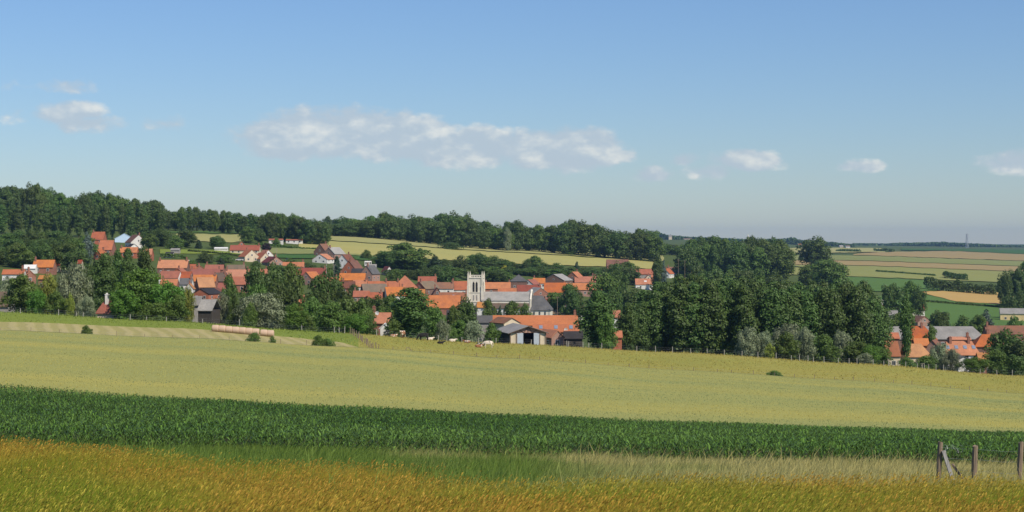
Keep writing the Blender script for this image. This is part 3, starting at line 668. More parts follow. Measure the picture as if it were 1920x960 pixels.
def wood(kind, sil, spacing, d0, d1, label, group, wpx, rows=1, jitter=4, seed=1, dtop=0.0):
    """trees of a wood: tops follow the silhouette list (px, row); further rows stand behind"""
    rg = random.Random(seed); xs = [p for p, _ in sil]; ys = [q for _, q in sil]
    for r in range(rows):
        p = xs[0] + (spacing * .5 if r % 2 else 0)
        while p <= xs[-1]:
            f = (r + rg.uniform(-.25, .25)) / max(1, rows - 1) if rows > 1 else rg.random()
            f = min(1, max(0, f)); d = d0 + (d1 - d0) * f
            top = float(np.interp(p, xs, ys)) + rg.uniform(-jitter * .4, jitter) + dtop * (1 - f)
            k = kind if isinstance(kind, str) else rg.choice(kind)
            tree(k, p + rg.uniform(-.2, .2) * spacing, top, d, wpx * rg.uniform(.8, 1.25), label, group)
            p += spacing * rg.uniform(.8, 1.2)
def hedge(px0, px1, d, rowtop, label, mat='leaf_dark', d1=None, wid=2.0, dens=26, name='hedge', group=None, seed=3):
    """one clipped or overgrown hedge following the ground between two picture columns"""
    rg = np.random.default_rng(seed + int(px0)); d1 = d if d1 is None else d1
    a = np.array([X(px0, d), d]); b = np.array([X(px1, d1), d1]); L = np.linalg.norm(b - a); n = int(max(300, L * dens))
    s = rg.random(n); P = a[None] * (1 - s[:, None]) + b[None] * s[:, None]
    g = gz(P[:, 0], P[:, 1]); gm = gz1(*(a + b) * .5)
    hm = Zrow(rowtop, (d + d1) / 2) - gm if rowtop > 50 else rowtop
    if hm < .5: print('HEDGE LOW', px0, px1, hm)
    hm = max(hm, .8)
    hh = hm * (.7 + .45 * vnoise(s * L * .22 + px0, np.zeros(n)) + .12 * rg.random(n))
    th = rg.random(n) * math.pi; q = .75 + .25 * rg.random(n)
    nv = (b - a) / L; nv = np.array([-nv[1], nv[0]])
    off = np.cos(th) * wid * .5 * q; zz = np.abs(np.sin(th))**.6 * hh * q
    P3 = np.stack([P[:, 0] + nv[0] * off, P[:, 1] + nv[1] * off, g + np.maximum(zz, .1)], -1)
    o3 = np.array([a[0], a[1], gz1(*a)])
    sz = max(.25, d * .0006) * (.6 + .8 * rg.random(n))[:, None]
    u = rg.normal(0, 1, (n, 3)); u /= np.linalg.norm(u, axis=1)[:, None]; v = np.cross(u, rg.normal(0, 1, (n, 3))); v /= np.linalg.norm(v, axis=1)[:, None]
    Q = np.stack([P3 - v * sz, P3 + u * sz * .6, P3 + v * sz, P3 - u * sz * .6], 1) - o3
    o = link(name, npmesh(name, Q.reshape(-1, 3), 4, np.arange(4 * n)), mat=M[mat]); o.location = o3
    return tag(o, label, 'hedge', group)

# --- the wooded ridge on the left
G1 = 'trees on the crest of the left hill'
wood(['broad', 'green', 'broad'], [(-150, 352), (0, 351), (20, 349), (65, 347), (110, 361), (135, 374), (165, 363), (185, 360), (215, 366), (250, 377), (290, 378), (312, 396)], 22, 1180, 1330, 'dark broadleaf tree on the crest of the wooded left hill', G1, 38, 2, 5, 21)
wood('poplar_row', [(-120, 384), (0, 383), (60, 380), (110, 384), (160, 380), (230, 384), (312, 388)], 15.5, 1045, 1065, 'tall slender poplar in the row edging the left hill', 'poplars edging the left hill', 19, 1, 5, 22)
wood(['poplar_row', 'green'], [(318, 396), (365, 387), (400, 395), (440, 398), (478, 404)], 12, 1245, 1275, 'straight-trunked tree in the thin row along the skyline', 'thin tree row on the left skyline', 21, 1, 4, 23)
wood(['broad', 'green'], [(330, 398), (470, 405)], 20, 1300, 1340, 'broadleaf tree behind the thin skyline row', 'trees behind the thin skyline row', 30, 1, 4, 30)
wood(['broad', 'green'], [(480, 402), (520, 400), (545, 405), (580, 414), (622, 418)], 16, 1180, 1280, 'rounded dark tree in the wood right of the skyline row', 'trees between skyline row and hill field', 30, 2, 5, 24)
# --- the long wood above the hillside field
wood(['broad', 'broad', 'green'], [(632, 412), (655, 408), (680, 408), (705, 403), (745, 405), (790, 408), (830, 406), (852, 403), (884, 407), (897, 420), (925, 421), (945, 422), (965, 416), (1000, 426), (1045, 424), (1065, 419), (1095, 416), (1130, 428), (1165, 437), (1185, 434), (1208, 429), (1228, 437)], 20, 1345, 1400, 'dark broadleaf tree in the long wood above the hillside field', 'trees of the long wood above the field', 44, 2, 7, 25, 3)
tree('willow', 952, 428, 1338, 16, 'pale silvery tree at the edge of the long wood')
tree('far', 613, 408, 2100, 24, 'hazy distant tree on the skyline beyond the hill field'); tree('far', 628, 412, 2200, 22, 'hazy round tree right beside the distant skyline tree')
for p, t_, w_, l_ in ((845, 455, 52, 'low dark thicket at the foot of the long wood'), (1068, 465, 34, 'dark bush clump on the upper edge of the hillside field'), (1120, 462, 40, 'bushy thicket below the right end of the long wood'), (1160, 458, 44, 'spreading bush under the wood beside the field corner'), (1205, 462, 40, 'bush at the right-hand corner of the hillside field')):
    tree('dark_bush', p, t_, depth_of(min(p, 1190), t_ + 13, 950, 1500), w_, l_)
# --- wood in the middle right and the big round trees
wood(['broad', 'green', 'broad'], [(1286, 456), (1305, 447), (1330, 446), (1360, 449), (1390, 450), (1410, 448), (1432, 450), (1455, 449), (1470, 454)], 19, 1170, 1235, 'dark tree in the dense wood above the poplar plantation', 'trees of the wood above the plantation', 42, 2, 4, 26, 14)
wood(['green', 'broad'], [(1312, 497), (1340, 500), (1400, 505), (1460, 505)], 26, 900, 960, 'green tree on the lower edge of the wood above the plantation', 'trees on the lower edge of that wood', 44, 1, 8, 27)
tree('broad', 1530, 447, 1450, 66, 'big round dark tree standing alone left of the far fields')
tree('green', 1556, 487, 1100, 72, 'broad fresh green tree just below the big round tree')
tree('green', 1515, 498, 1150, 40, 'smaller green tree at the foot of the big round tree')
wood(['broad', 'green'], [(1228, 458), (1245, 455), (1265, 462), (1284, 468)], 13, 1500, 1560, 'dark tree in the gap between the two big woods', 'trees in the gap between the woods', 30, 2, 4, 35)
# --- wooded knoll at far left
wood(['broad', 'green', 'broad'], [(-110, 440), (0, 447), (25, 437), (60, 432), (100, 432), (130, 438), (158, 446)], 22, 740, 850, 'rounded tree on the wooded knoll behind the left cottages', 'trees of the wooded knoll', 48, 3, 8, 28, 22)
tree('blue_conifer', 163, 436, 800, 24, 'grey-blue conifer at the right end of the wooded knoll'); tree('conifer', 178, 480, 690, 26, 'dark conifer left of the tall dark poplars')
# --- belt of trees behind the village roofs
BL = 'tree in the green belt between village roofs and hillside field'; BG = 'trees of the belt behind the village'
wood(['green', 'broad', 'dark_bush'], [(705, 478), (735, 468), (800, 480), (840, 486), (868, 482)], 21, 985, 1035, BL, BG, 42, 2, 10, 29, 12)
wood(['green', 'broad', 'dark_bush'], [(880, 481), (905, 479), (960, 490), (1010, 487), (1050, 498), (1100, 499), (1130, 496), (1190, 494)], 19, 1062, 1105, BL, BG, 42, 2, 8, 36, 8)
wood(['green', 'broad', 'dark_bush'], [(742, 502), (800, 500), (862, 503)], 24, 905, 930, 'lower tree in the belt just behind the village roofs', 'lower trees behind the village roofs', 40, 1, 6, 33)
LL, LG = 'low leafy tree filling the belt between church and hillside field', 'low belt trees behind the church'
wood(['green', 'dark_bush', 'broad'], [(884, 500), (925, 503), (955, 505)], 17, 968, 985, LL, LG, 38, 1, 5, 41)
wood(['green', 'dark_bush', 'broad'], [(950, 504), (1010, 505), (1060, 504), (1125, 503)], 18, 1035, 1052, LL, LG, 40, 1, 4, 42)
tree('green', 762, 459, 985, 92, 'large spreading tree behind the red-roofed white cottage'); tree('broad', 730, 470, 975, 50, 'dark round tree left of the large spreading tree')
tree('conifer', 815, 474, 985, 40, 'pointed dark tree right of the large spreading tree'); tree('golden', 945, 497, 1055, 15, 'small golden tree above the church tower')
tree('broad', 898, 476, 1060, 34, 'dark tree rising behind the church tower'); tree('green', 1003, 481, 1075, 30, 'round tree in the belt above the grey pyramid roof'); tree('conifer', 1081, 487, 1062, 20, 'small pointed conifer above the brick gables')
tree('broad', 1156, 500, 800, 46, 'dark tree in front of the brown hill barn'); tree('green', 1135, 517, 720, 70, 'bright green tree behind the big roadside poplar'); tree('broad', 1188, 542, 700, 56, 'dark tree above the white gable by the plantation')
tree('poplar', 1232, 476, 985, 22, 'slender tree between orange roofs on the far right of the village'); tree('blue_conifer', 1244, 489, 1030, 14, 'small grey tree beside the far orange roofs')
tree('broad', 1150, 545, 640, 40, 'dark tree beside the white gabled house')
# --- hillside singles on the left
for k, p, t_, b_, w_, l_ in (('broad', 300, 430, 462, 44, 'dark tree at the wood corner above the white house'), ('broad', 348, 433, 464, 42, 'dark round tree in front of the stubble field'), ('conifer', 373, 448, 466, 17, 'small pointed tree beside the dark round tree'), ('broad', 407, 443, 467, 31, 'round tree by the white shed below the stubble field'),
        ('green', 464, 426, 456, 30, 'fresh tree on the right edge of the stubble field'), ('broad', 487, 430, 457, 22, 'dark tree beside the stubble field corner'), ('purple', 500, 456, 473, 20, 'dark purple-leaved tree behind the cream gables'), ('bush', 518, 448, 460, 20, 'bush between the two low white buildings'),
        ('green', 575, 440, 458, 30, 'green tree right of the low white buildings'), ('bush', 600, 444, 458, 30, 'bushy tree above the brown gabled houses'), ('bush', 330, 443, 466, 40, 'bushes below the wood left of the dark round tree'), ('green', 280, 440, 468, 34, 'green tree right of the white gabled house'),
        ('bush', 545, 485, 497, 30, 'garden bush right of the brick-gabled house'), ('bush', 480, 490, 500, 24, 'clipped bush before the cream gable'), ('bush', 420, 478, 492, 40, 'garden shrubbery below the white shed'), ('dark_bush', 385, 474, 493, 34, 'dark garden shrub left of the sheds'),
        ('conifer', 415, 482, 510, 24, 'dark garden conifer above the orange roofs'), ('bush', 360, 489, 503, 26, 'green bush right of the large orange roof'), ('bush', 520, 497, 507, 60, 'green bank below the brick-gabled house'), ('bush', 450, 499, 508, 50, 'green hedge bank above the brown roofs'),
        ('bush', 686, 470, 486, 22, 'small tree at the foot of the hillside field'), ('bush', 652, 479, 492, 36, 'bush right of the grey-roofed house'), ('bush', 740, 508, 528, 40, 'bushes beside the red-roofed white cottage'), ('dark_bush', 700, 486, 500, 34, 'dark bush behind the white caravan'),
        ('conifer', 632, 476, 528, 26, 'tall dark conifer rising among the brown roofs'), ('dark_bush', 575, 494, 508, 46, 'dark hedge behind the brown-red roof'), ('broad', 605, 500, 530, 30, 'dark tree left of the tall conifer'), ('broad', 663, 534, 556, 20, 'small round tree among the orange roofs')):
    tree(k, p, t_, depth_of(p, b_, 560, 1290), w_, l_)
hedge(300, 352, 0 + depth_of(320, 484, 600, 1200), 477, 'trimmed hedge below the two small sheds', 'leaf_mid')
hedge(352, 470, depth_of(400, 476, 600, 1200), 473.5, 'long low hedge crossing the hillside gardens', 'leaf_dark')
hedge(480, 640, depth_of(560, 466.5, 700, 1250), 463, 'dark hedge under the low white buildings', 'leaf_mid')
# --- trees along the far edge of the meadow and pasture
for k, p, t_, dd, w_, l_ in (
        ('willow', 12, 522, 352, 54, 'grey-green willow at the left edge of the picture'), ('green', 45, 520, 334, 76, 'broad green tree right of the left-edge roof'), ('fresh', 70, 545, 328, 40, 'fresh green shrub below the broad left tree'),
        ('weeping', 93, 516, 336, 40, 'bright yellow-green tree left of the silver willow'), ('green', 106, 550, 327, 40, 'green shrub under the yellow-green tree'), ('weeping', 132, 552, 325, 18, 'small yellow-green weeping tree'),
        ('willow', 138, 497, 338, 66, 'large silver willow at the meadow edge'), ('willow', 163, 556, 324, 32, 'small pale willow left of the red-roofed chalet'), ('broad', 165, 500, 395, 44, 'dark tree behind the large silver willow'),
        ('poplar', 197, 476, 372, 50, 'dark poplar above the red-roofed chalet'), ('poplar', 221, 470, 392, 34, 'second dark poplar of the left clump'), ('poplar', 240, 467, 384, 36, 'tall narrow poplar in the middle of the left clump'), ('poplar', 272, 464, 390, 42, 'rightmost tall poplar of the left clump'),
        ('fresh', 262, 510, 332, 96, 'big spreading fresh green tree behind the meadow'), ('fresh', 312, 530, 330, 66, 'right-hand fresh green tree of the spreading pair'), ('fresh', 232, 545, 326, 60, 'leafy tree between chalet and spreading tree'), ('green', 330, 556, 328, 50, 'low green tree below the spreading pair'), ('bush', 290, 568, 325, 70, 'bushes at the foot of the spreading tree'),
        ('weeping', 352, 540, 334, 28, 'yellow-green tree left of the grey plank barn'), ('green', 431, 521, 480, 32, 'round dark tree below the orange roofs'), ('willow', 415, 551, 342, 38, 'grey willow right of the grey plank barn'), ('dark_bush', 440, 556, 340, 32, 'dark bush between the two grey willows'),
        ('willow', 492, 551, 336, 92, 'wide silver willow behind the hay bales'), ('green', 478, 533, 356, 46, 'yellowish green tree above the silver willow'), ('bush', 470, 572, 331, 34, 'fresh green bush behind the hay bales'),
        ('broad', 478, 506, 430, 54, 'dark tree left in the clump above the silver willow'), ('broad', 512, 500, 440, 56, 'tallest dark tree of the clump above the willow'), ('green', 545, 501, 452, 58, 'grey-green tree right in the clump above the willow'), ('broad', 522, 530, 400, 60, 'dark tree in the lower clump behind the silver willow'),
        ('fresh', 552, 573, 344, 50, 'fresh green bushy tree right of the hay bales'), ('green', 585, 560, 362, 50, 'green tree beside the small orange cottage roof'), ('broad', 612, 512, 430, 68, 'large dark tree before the brown-red roof'), ('broad', 595, 545, 390, 60, 'dark lower tree before the large dark tree'), ('green', 572, 590, 345, 44, 'low bush by the meadow corner'),
        ('green', 620, 570, 352, 56, 'green tree behind the stake fence'), ('green', 650, 560, 372, 52, 'leafy tree right behind the stake fence'), ('broad', 640, 540, 420, 50, 'dark tree in the middle of the central clump'), ('green', 680, 565, 372, 48, 'green tree left of the near orange roof'), ('fresh', 668, 590, 350, 50, 'green bush at the end of the stake fence'), ('dark_bush', 693, 597, 352, 34, 'dark bush beside the near orange roof'),
        ('broad', 705, 556, 455, 56, 'round dark tree behind the near orange roof'), ('poplar', 770, 541, 356, 84, 'large dark poplar standing before the orange roofs'), ('green', 738, 600, 353, 38, 'low dark tree beside the white shed'), ('green', 735, 558, 430, 46, 'dark tree left of the large dark poplar'),
        ('green', 815, 575, 372, 38, 'light green tree right of the large dark poplar'), ('willow', 830, 600, 359, 28, 'small pollard willow by the pasture fence'), ('broad', 872, 562, 430, 50, 'dark green tree below the church tower'), ('green', 860, 600, 366, 30, 'leafy young tree by the pasture fence'), ('willow', 889, 602, 366, 38, 'greyish willow left of the open barn'), ('bush', 922, 610, 372, 38, 'bushes against the left side of the open barn'), ('bush', 845, 612, 362, 30, 'low bush by the pasture fence'), ('green', 850, 577, 410, 30, 'green tree below the orange terrace roof'),
        ('green', 917, 565, 600, 32, 'green tree against the church aisle'), ('conifer', 937, 566, 590, 22, 'dark yew before the church aisle'), ('green', 960, 568, 600, 38, 'thin green trees before the church wall'), ('green', 985, 574, 600, 26, 'small tree at the end of the church aisle'),
        ('green', 1044, 548, 770, 40, 'green tree below the large orange roof right of the church'), ('broad', 1068, 536, 760, 40, 'dark tree between orange roofs right of the church'), ('broad', 1082, 545, 765, 26, 'dark bush right of the tree between orange roofs'),
        ('poplar', 1121, 546, 378, 74, 'big oval poplar right of the long salmon roof'), ('green', 1138, 590, 372, 40, 'leafy lower tree at the foot of the big oval poplar')):
    tree(k, p, t_, dd, w_, l_)
# --- poplar plantation
wood('poplar', [(1180, 582), (1205, 548), (1235, 530), (1265, 520), (1300, 514), (1350, 516), (1400, 521), (1450, 524), (1500, 526), (1540, 529), (1585, 522), (1620, 530), (1642, 548)], 25, 420, 470, 'tall dark poplar in the dense plantation behind the pasture', 'poplars of the plantation', 54, 3, 8, 31, 14)
tree('poplar', 1178, 568, 400, 40, 'leftmost poplar at the plantation corner')
for k, p, t_, dd, w_, l_ in (
        ('willow', 1402, 615, 378, 44, 'left silver willow in front of the plantation'), ('willow', 1432, 622, 380, 36, 'second silver willow in front of the plantation'), ('willow', 1476, 609, 384, 62, 'tallest silver willow in front of the plantation'), ('willow', 1508, 616, 380, 44, 'rightmost silver willow of the plantation edge'),
        ('green', 1476, 627, 375, 44, 'dark green shrub between the silver willows'), ('weeping', 1443, 645, 374, 22, 'yellowish shrub left of the dark green shrub'), ('green', 1545, 630, 382, 42, 'green tree right of the silver willows'), ('willow', 1580, 622, 388, 36, 'greyish tree among the plantation edge shrubs'), ('green', 1602, 640, 380, 52, 'leafy shrub along the pasture fence right of the willows'), ('green', 1560, 650, 375, 40, 'low shrub along the pasture fence'),
        ('fresh', 1632, 648, 378, 46, 'fresh green shrub at the right end of the plantation'), ('willow', 1622, 662, 374, 30, 'pale low shrub at the right end of the plantation'), ('green', 1655, 655, 384, 36, 'green shrub left of the narrow column poplar'),
        ('lombardy', 1700, 542, 386, 26, 'tall narrow column poplar before the orange farm roofs'), ('bush', 1735, 667, 382, 50, 'bushes before the cream-walled farm'), ('bush', 1700, 672, 378, 40, 'bushes at the foot of the narrow column poplar'), ('willow', 1762, 645, 392, 42, 'pale green tree left of the white house'), ('willow', 1785, 655, 388, 34, 'second pale green tree before the white house'),
        ('fresh', 1826, 671, 384, 56, 'rounded green bush right of the white house'), ('broad', 1885, 622, 402, 70, 'large dark tree at the right edge'), ('broad', 1915, 640, 396, 60, 'dark tree cut by the right edge of the picture'), ('green', 1868, 658, 390, 50, 'green tree below the large right-edge tree'), ('dark_bush', 1900, 668, 388, 70, 'dark bushes in the right corner of the pasture'),
        ('conifer', 1768, 578, 640, 46, 'dark round conifer before the green pasture field'), ('broad', 1762, 584, 635, 40, 'dark tree beside the round conifer'), ('blue_conifer', 1848, 582, 655, 34, 'bluish conifer left of the cream barn'), ('green', 1833, 590, 650, 34, 'green tree beside the bluish conifer'), ('bush', 1805, 597, 660, 50, 'shrubs behind the long grey barn roof'),
        ('green', 1745, 615, 500, 30, 'dark green tree against the long grey barn roof'), ('bush', 1905, 594, 640, 40, 'shrub in front of the cream barn'), ('green', 1690, 590, 600, 60, 'trees around the red barn'), ('green', 1655, 585, 560, 40, 'green tree right of the plantation by the red barn'),
        ('broad', 1671, 533, 830, 40, 'round dark tree in the green pasture field'), ('green', 1707, 530, 850, 34, 'smaller round tree beside the dark one in the pasture field'), ('broad', 1722, 540, 840, 30, 'third round tree in the pasture field'),
        ('broad', 1884, 512, 1000, 28, 'dark hedge tree right of the ripe crop field'), ('broad', 1908, 503, 1010, 38, 'large hedge tree at the right edge above the ripe field'), ('green', 1930, 494, 1030, 50, 'hedge tree cut by the right edge above the ripe field'), ('dark_bush', 1893, 556, 880, 40, 'dark bush below the ripe crop field'), ('dark_bush', 1915, 552, 890, 36, 'dark bush at the right edge below the ripe field')):
    tree(k, p, t_, dd, w_, l_)
hedge(1644, 1752, 1480, 511, 'dark hedge between green and yellow-green fields', d1=1480, wid=12, dens=60); hedge(1770, 1812, 1440, 512, 'short dark hedge right of the field hedge', wid=12, dens=60)
hedge(1735, 1872, depth_of(1800, 549, 900, 1700), 529, 'thick dark hedge along the top of the ripe crop field', wid=14, dens=90)
hedge(1730, 1890, depth_of(1800, 572, 700, 1300), 569, 'low scrubby hedge under the ripe crop field', 'leaf_mid', wid=3, dens=40)
hedge(1570, 1612, 2700, 468, 'small far thicket on the pale field', wid=25, dens=14); hedge(1640, 1676, 2900, 467, 'far thicket beside a pointed tree', wid=25, dens=14)
# --- distant forest on the horizon
def far_forest(name, sil, d, lab, seed, depth=250):
    rg = np.random.default_rng(seed); xs = [p for p, _ in sil]; n = int((xs[-1] - xs[0]) * 60)
    p = xs[0] + rg.random(n) * (xs[-1] - xs[0]); dd = d + rg.random(n) * depth
    x = (p - 960) / F * dd; g = gz(x, dd); top = CAMZ - (np.interp(p, xs, [q for _, q in sil]) - HY) / F * dd
    h = np.maximum(top - g, 4) * (.72 + .4 * vnoise(p * .35 + seed, dd * .01)); z = g + h * rg.random(n)**.5
    P = np.stack([x, dd, z], -1); s = (3.2 + 2.5 * rg.random(n))[:, None]
    u = rg.normal(0, 1, (n, 3)); u /= np.linalg.norm(u, axis=1)[:, None]; v = np.cross(u, rg.normal(0, 1, (n, 3))); v /= np.linalg.norm(v, axis=1)[:, None]
    Q = np.stack([P - v * s, P + u * s * .8, P + v * s, P - u * s * .8], 1)
    tag(link(name, npmesh(name, Q.reshape(-1, 3), 4, np.arange(4 * n)), mat=M['leaf_dark']), lab, 'forest', kind='stuff')
far_forest('distant_forest', [(1600, 461), (1640, 460), (1680, 457), (1740, 456), (1765, 455), (1800, 457), (1850, 459), (1920, 464), (2200, 466)], 5600, 'blue hazy forest along the right horizon', 5)
far_forest('distant_woodland', [(1220, 436), (1235, 438), (1250, 442), (1275, 445), (1330, 450), (1400, 451), (1460, 450), (1488, 447), (1500, 452), (1560, 456), (1600, 461)], 4300, 'hazy woodland on the horizon behind the plantation', 6)

# ------------------------------------------------------------------ houses
WF = MB(); WF.box(-.5, .5, -.04, .05, 0, 1); WFM = WF.mesh('window_frame', M['frame'])
WP = MB(); WP.box(-.40, -.03, -.055, -.041, .1, .9).box(.03, .40, -.055, -.041, .1, .9); WPM = WP.mesh('window_pane', M['glass'])
DRM = MB().box(-.5, .5, -.05, .05, 0, 1).mesh('door', M['doorpaint'])
CHM = {}
for k in ('brick', 'white', 'brickdark'):
    CHM[k] = MB().box(-.32, .32, -.32, .32, -1.0, 1.0).box(-.38, .38, -.38, .38, 1.003, 1.14).box(-.14, .14, -.14, .14, 1.143, 1.36).mesh('chimney', M[k])
SKM = {'sky': MB().box(-.45, .45, -.6, .6, -.02, .09).mesh('skylight', M['skyl']), 'white': MB().box(-.8, .8, -.5, .5, -.02, .09).mesh('skylight', M['whiteroof'])}
def win(parent, x, y, z, w, h, rz):
    o = link('window', WFM, parent, loc=(x, y, z), rz=rz); o.scale = (w, 1, h); link('pane', WPM, o); return o
def door(parent, x, y, z, w, h, rz):
    o = link('door', DRM, parent, loc=(x, y, z), rz=rz); o.scale = (w, 1, h); return o
def roof_mesh(L, S, H, Rz, ov, t, hipl, hipr, name, mat):
    e = S / 2 + ov; sl = Rz / (S / 2); ze = H - ov * sl
    ogl = 0 if hipl else ov * .6; ogr = 0 if hipr else ov * .6
    xl, xr = -L / 2 - (ov if hipl else ogl), L / 2 + (ov if hipr else ogr)
    rl, rr = xl + hipl, xr - hipr
    if rl > rr - .1: m = (rl + rr) / 2; rl, rr = m - .05, m + .05
    lo = [(xl, -e, ze + .02), (xr, -e, ze + .02), (xr, e, ze + .02), (xl, e, ze + .02), (rl, 0, H + Rz + .02), (rr, 0, H + Rz + .02)]
    hi = [(x, y, z + t) for x, y, z in lo]
    f = [(0, 1, 5, 4), (2, 3, 4, 5), (1, 2, 5), (3, 0, 4)] if (hipl or hipr) else [(0, 1, 5, 4), (2, 3, 4, 5)]
    # closed shell: outer skin, inner skin, rim
    mb = MB(); vs = lo + hi
    outer = [(0, 1, 5, 4), (2, 3, 4, 5)] + ([(1, 2, 5)] if hipr else []) + ([(3, 0, 4)] if hipl else [])
    fs = [tuple(i + 6 for i in q) for q in outer] + [tuple(reversed(q)) for q in outer]
    rim = [(0, 1), (2, 3)]
    rim += [(1, 2)] if hipr else [(1, 5), (5, 2)]
    rim += [(3, 0)] if hipl else [(3, 4), (4, 0)]
    fs += [(a, b, b + 6, a + 6) for a, b in rim]
    mb.add(vs, fs); return mb.mesh(name, mat)
nhouse = 0
def house(kind, p0, p1, ridge, eave, roof, wall, label, h=2.9, rot=0, length=None, d=None, hip=(0, 0), chim=1, wins=2, door_=False, cat='house', name='house', group=None, rough=0, sky=0, skyk='sky', lo=520, hi=1320, chimk='brick', pitch=None, span=None):
    """kind L: eave side faces the viewer, G: gable faces the viewer. Columns and rows are those of that front in the photograph;
    the distance follows from the ground the walls stand on (walls h high) unless given"""
    global nhouse
    nhouse += 1
    rg = random.Random(nhouse * 13)
    pc = (p0 + p1) / 2
    if d is None:
        ds = np.linspace(lo, hi, 800); gap = (CAMZ - (eave - HY) / F * ds) - gz(X(pc, ds), ds) - h
        k = np.where(gap <= 0)[0]; k = k[0] if len(k) and k[0] > 0 else int(np.argmin(np.abs(gap))); d = float(ds[k])
        if abs(gap[k]) > .6: print('HOUSE', label, 'd', round(d), 'gap', round(float(gap[k]), 1))
    x = X(pc, d); g = gz1(x, d); H = Zrow(eave, d) - g
    if H < 1.6 or H > 9: print('WALL', label, round(d), 'H', round(H, 1))
    H = max(H, 1.2)
    wpx = (p1 - p0) / F * d; rise = (eave - ridge) / F * d
    a = R(rot)
    if kind == 'L':
        L = wpx / max(.5, math.cos(a)); S = span or max(3.5, 2 * rise / math.tan(R(pitch or 42))); bz = a
        cx, cyy = x, d + S / 2
    else:
        S = wpx / max(.5, math.cos(a)); L = length or S * 1.35; bz = math.pi / 2 + a
        # local -X end is the gable turned to the viewer
        cx = x - math.sin(a) * L / 2; cyy = d + math.cos(a) * L / 2
    ov = .32
    e = empty(name, (cx, cyy, g), bz)
    hl, hr = hip
    poly = [(-S/2, -1.2), (S/2, -1.2), (S/2, H)] + ([(0, H + rise)] if not (hl or hr) else []) + [(-S/2, H)]
    mb = MB(); mb.prism(poly, -L/2, L/2); mb.build('wall', M[wall], e)
    ro = link('roof', roof_mesh(L, S, H, rise, ov, .16, hl, hr, 'roof', M[roof]), e)
    for i in range(chim):
        cxp = (L / 2 - .6 - hr) if i == 0 else (-L / 2 + .6 + hl)
        if chim == 1 and rg.random() < .5: cxp = -L / 2 + .6 + hl
        c = link('chimney', CHM[chimk if chimk in CHM else 'brick'], ro, loc=(cxp, rg.choice((-.5, .5)), H + rise + .25)); c.scale = (1, 1, rg.uniform(.8, 1.15))
    if sky:
        sl = math.atan2(rise, S / 2)
        for i in range(sky):
            xx = -L / 2 + L * (i + .5) / sky; k = link('skylight', SKM[skyk], ro, loc=(xx, -S / 4, H + rise / 2 + .19)); k.rotation_euler = (sl, 0, 0)
    if H > 1.9:
        if kind == 'L':
            n = wins; zs = [1.0] if H < 4.6 else [1.0, 3.6]
            for zz in zs:
                if zz + 1.25 > H: continue
                for i in range(n):
                    xx = -L / 2 + L * (i + .5) / n
                    if door_ and i == n // 2 and zz < 2: door(e, xx, -S / 2, 0, 1.1, 2.1, 0); continue
                    win(e, xx, -S / 2, zz, min(1.1, L / n * .6), 1.25, 0)
        elif wins:
            n = 1 if S < 6 else 2
            for i in range(n):
                yy_ = -S / 2 + S * (i + .5) / n
                win(e, -L / 2, -yy_, .9 if H > 2.3 else .5, 1.1, 1.2 if H > 2.3 else .9, -math.pi / 2)
            if rise > 2.2: win(e, -L / 2, 0, H + .25, .95, 1.05, -math.pi / 2)
            for i in range(2): win(e, -L / 2 + L * (i + .5) / 2, S / 2, .9, 1.1, 1.1, math.pi)   # side wall
            for i in range(2): win(e, -L / 2 + L * (i + .5) / 2, -S / 2, .9, 1.1, 1.1, 0)
    tag(e, label, cat, group)
    return e

O, B, S_, D_ = 'tile', 'brown', 'slate', 'dark'
# -- left cottages
house('L', 61, 99, 488, 500.5, O, 'brick', 'long orange-roofed cottage left of the red-roofed annex', lo=520)
house('L', 98, 112, 488.5, 497, 'red', 'cream', 'small red-roofed annex with cream wall beside the left cottage', lo=520, chim=0, wins=1)
house('L', 44, 66, 497, 503, 'whiteroof', 'white', 'low white lean-to at the left end of the orange cottage', lo=520, chim=0, wins=0, h=2, cat='outbuilding', name='outbuilding')
house('L', 4, 44, 506, 513.5, O, 'white', 'low orange-roofed cottage with white wall at far left', lo=520)
house('G', 48, 66, 508, 518, O, 'brick', 'orange-roofed brick cottage joined to the far left one', lo=500, h=2.6, rot=32, length=9, chim=1)
house('L', 72, 91, 517, 523, 'ochre', 'brick', 'half hidden ochre roof above the yellow-green tree', d=520)
house('L', -10, 15, 549, 573, 'mossy', 'grey', 'brown roof cut by the left picture edge', d=345, chim=0, wins=1)
house('L', 182, 214, 566, 586, 'red', 'cream', 'small hipped dark-red chalet under the dark poplars', d=330, hip=(1.2, 1.2), chimk='white', name='chalet')
house('L', 170, 193, 435, 449, O, 'orangebrick', 'orange roof at the right end of the wooded knoll', lo=700)
house('L', 184, 209, 451, 468, 'pink', 'brick', 'big plain brown-orange roof below the knoll end', lo=650, chim=0)
house('G', 175, 189, 468, 476, O, 'orangebrick', 'small orange gabled cottage half hidden by the tall poplars', lo=600, rot=-20)
house('L', 145, 152, 488, 494, 'red', 'cream', 'sliver of red roof among the trees behind the silver willow', d=690, chim=0, wins=0)
house('G', 216, 250, 438, 447.5, 'blue', 'blue', 'pale blue metal shed below the poplar row', lo=850, length=22, rot=12, chim=0, wins=0, cat='shed', name='metal_shed', h=2.4)
house('G', 247, 273, 440.5, 454, B, 'white', 'tall white gabled house with brown roof under the hill wood', lo=800, rot=28, length=12, h=3.4)
house('G', 244, 259, 457.5, 464, D_, 'white', 'little white gable with dark roof below the tall white house', lo=800, rot=25, length=9, chim=0, h=2.2)
house('L', 224, 256, 464, 473, O, 'orangebrick', 'orange roof seen just above the tall poplar tops', lo=700)
house('L', 266, 283, 467, 479, O, 'orangebrick', 'orange-roofed cottage right of the poplar tops', lo=700)
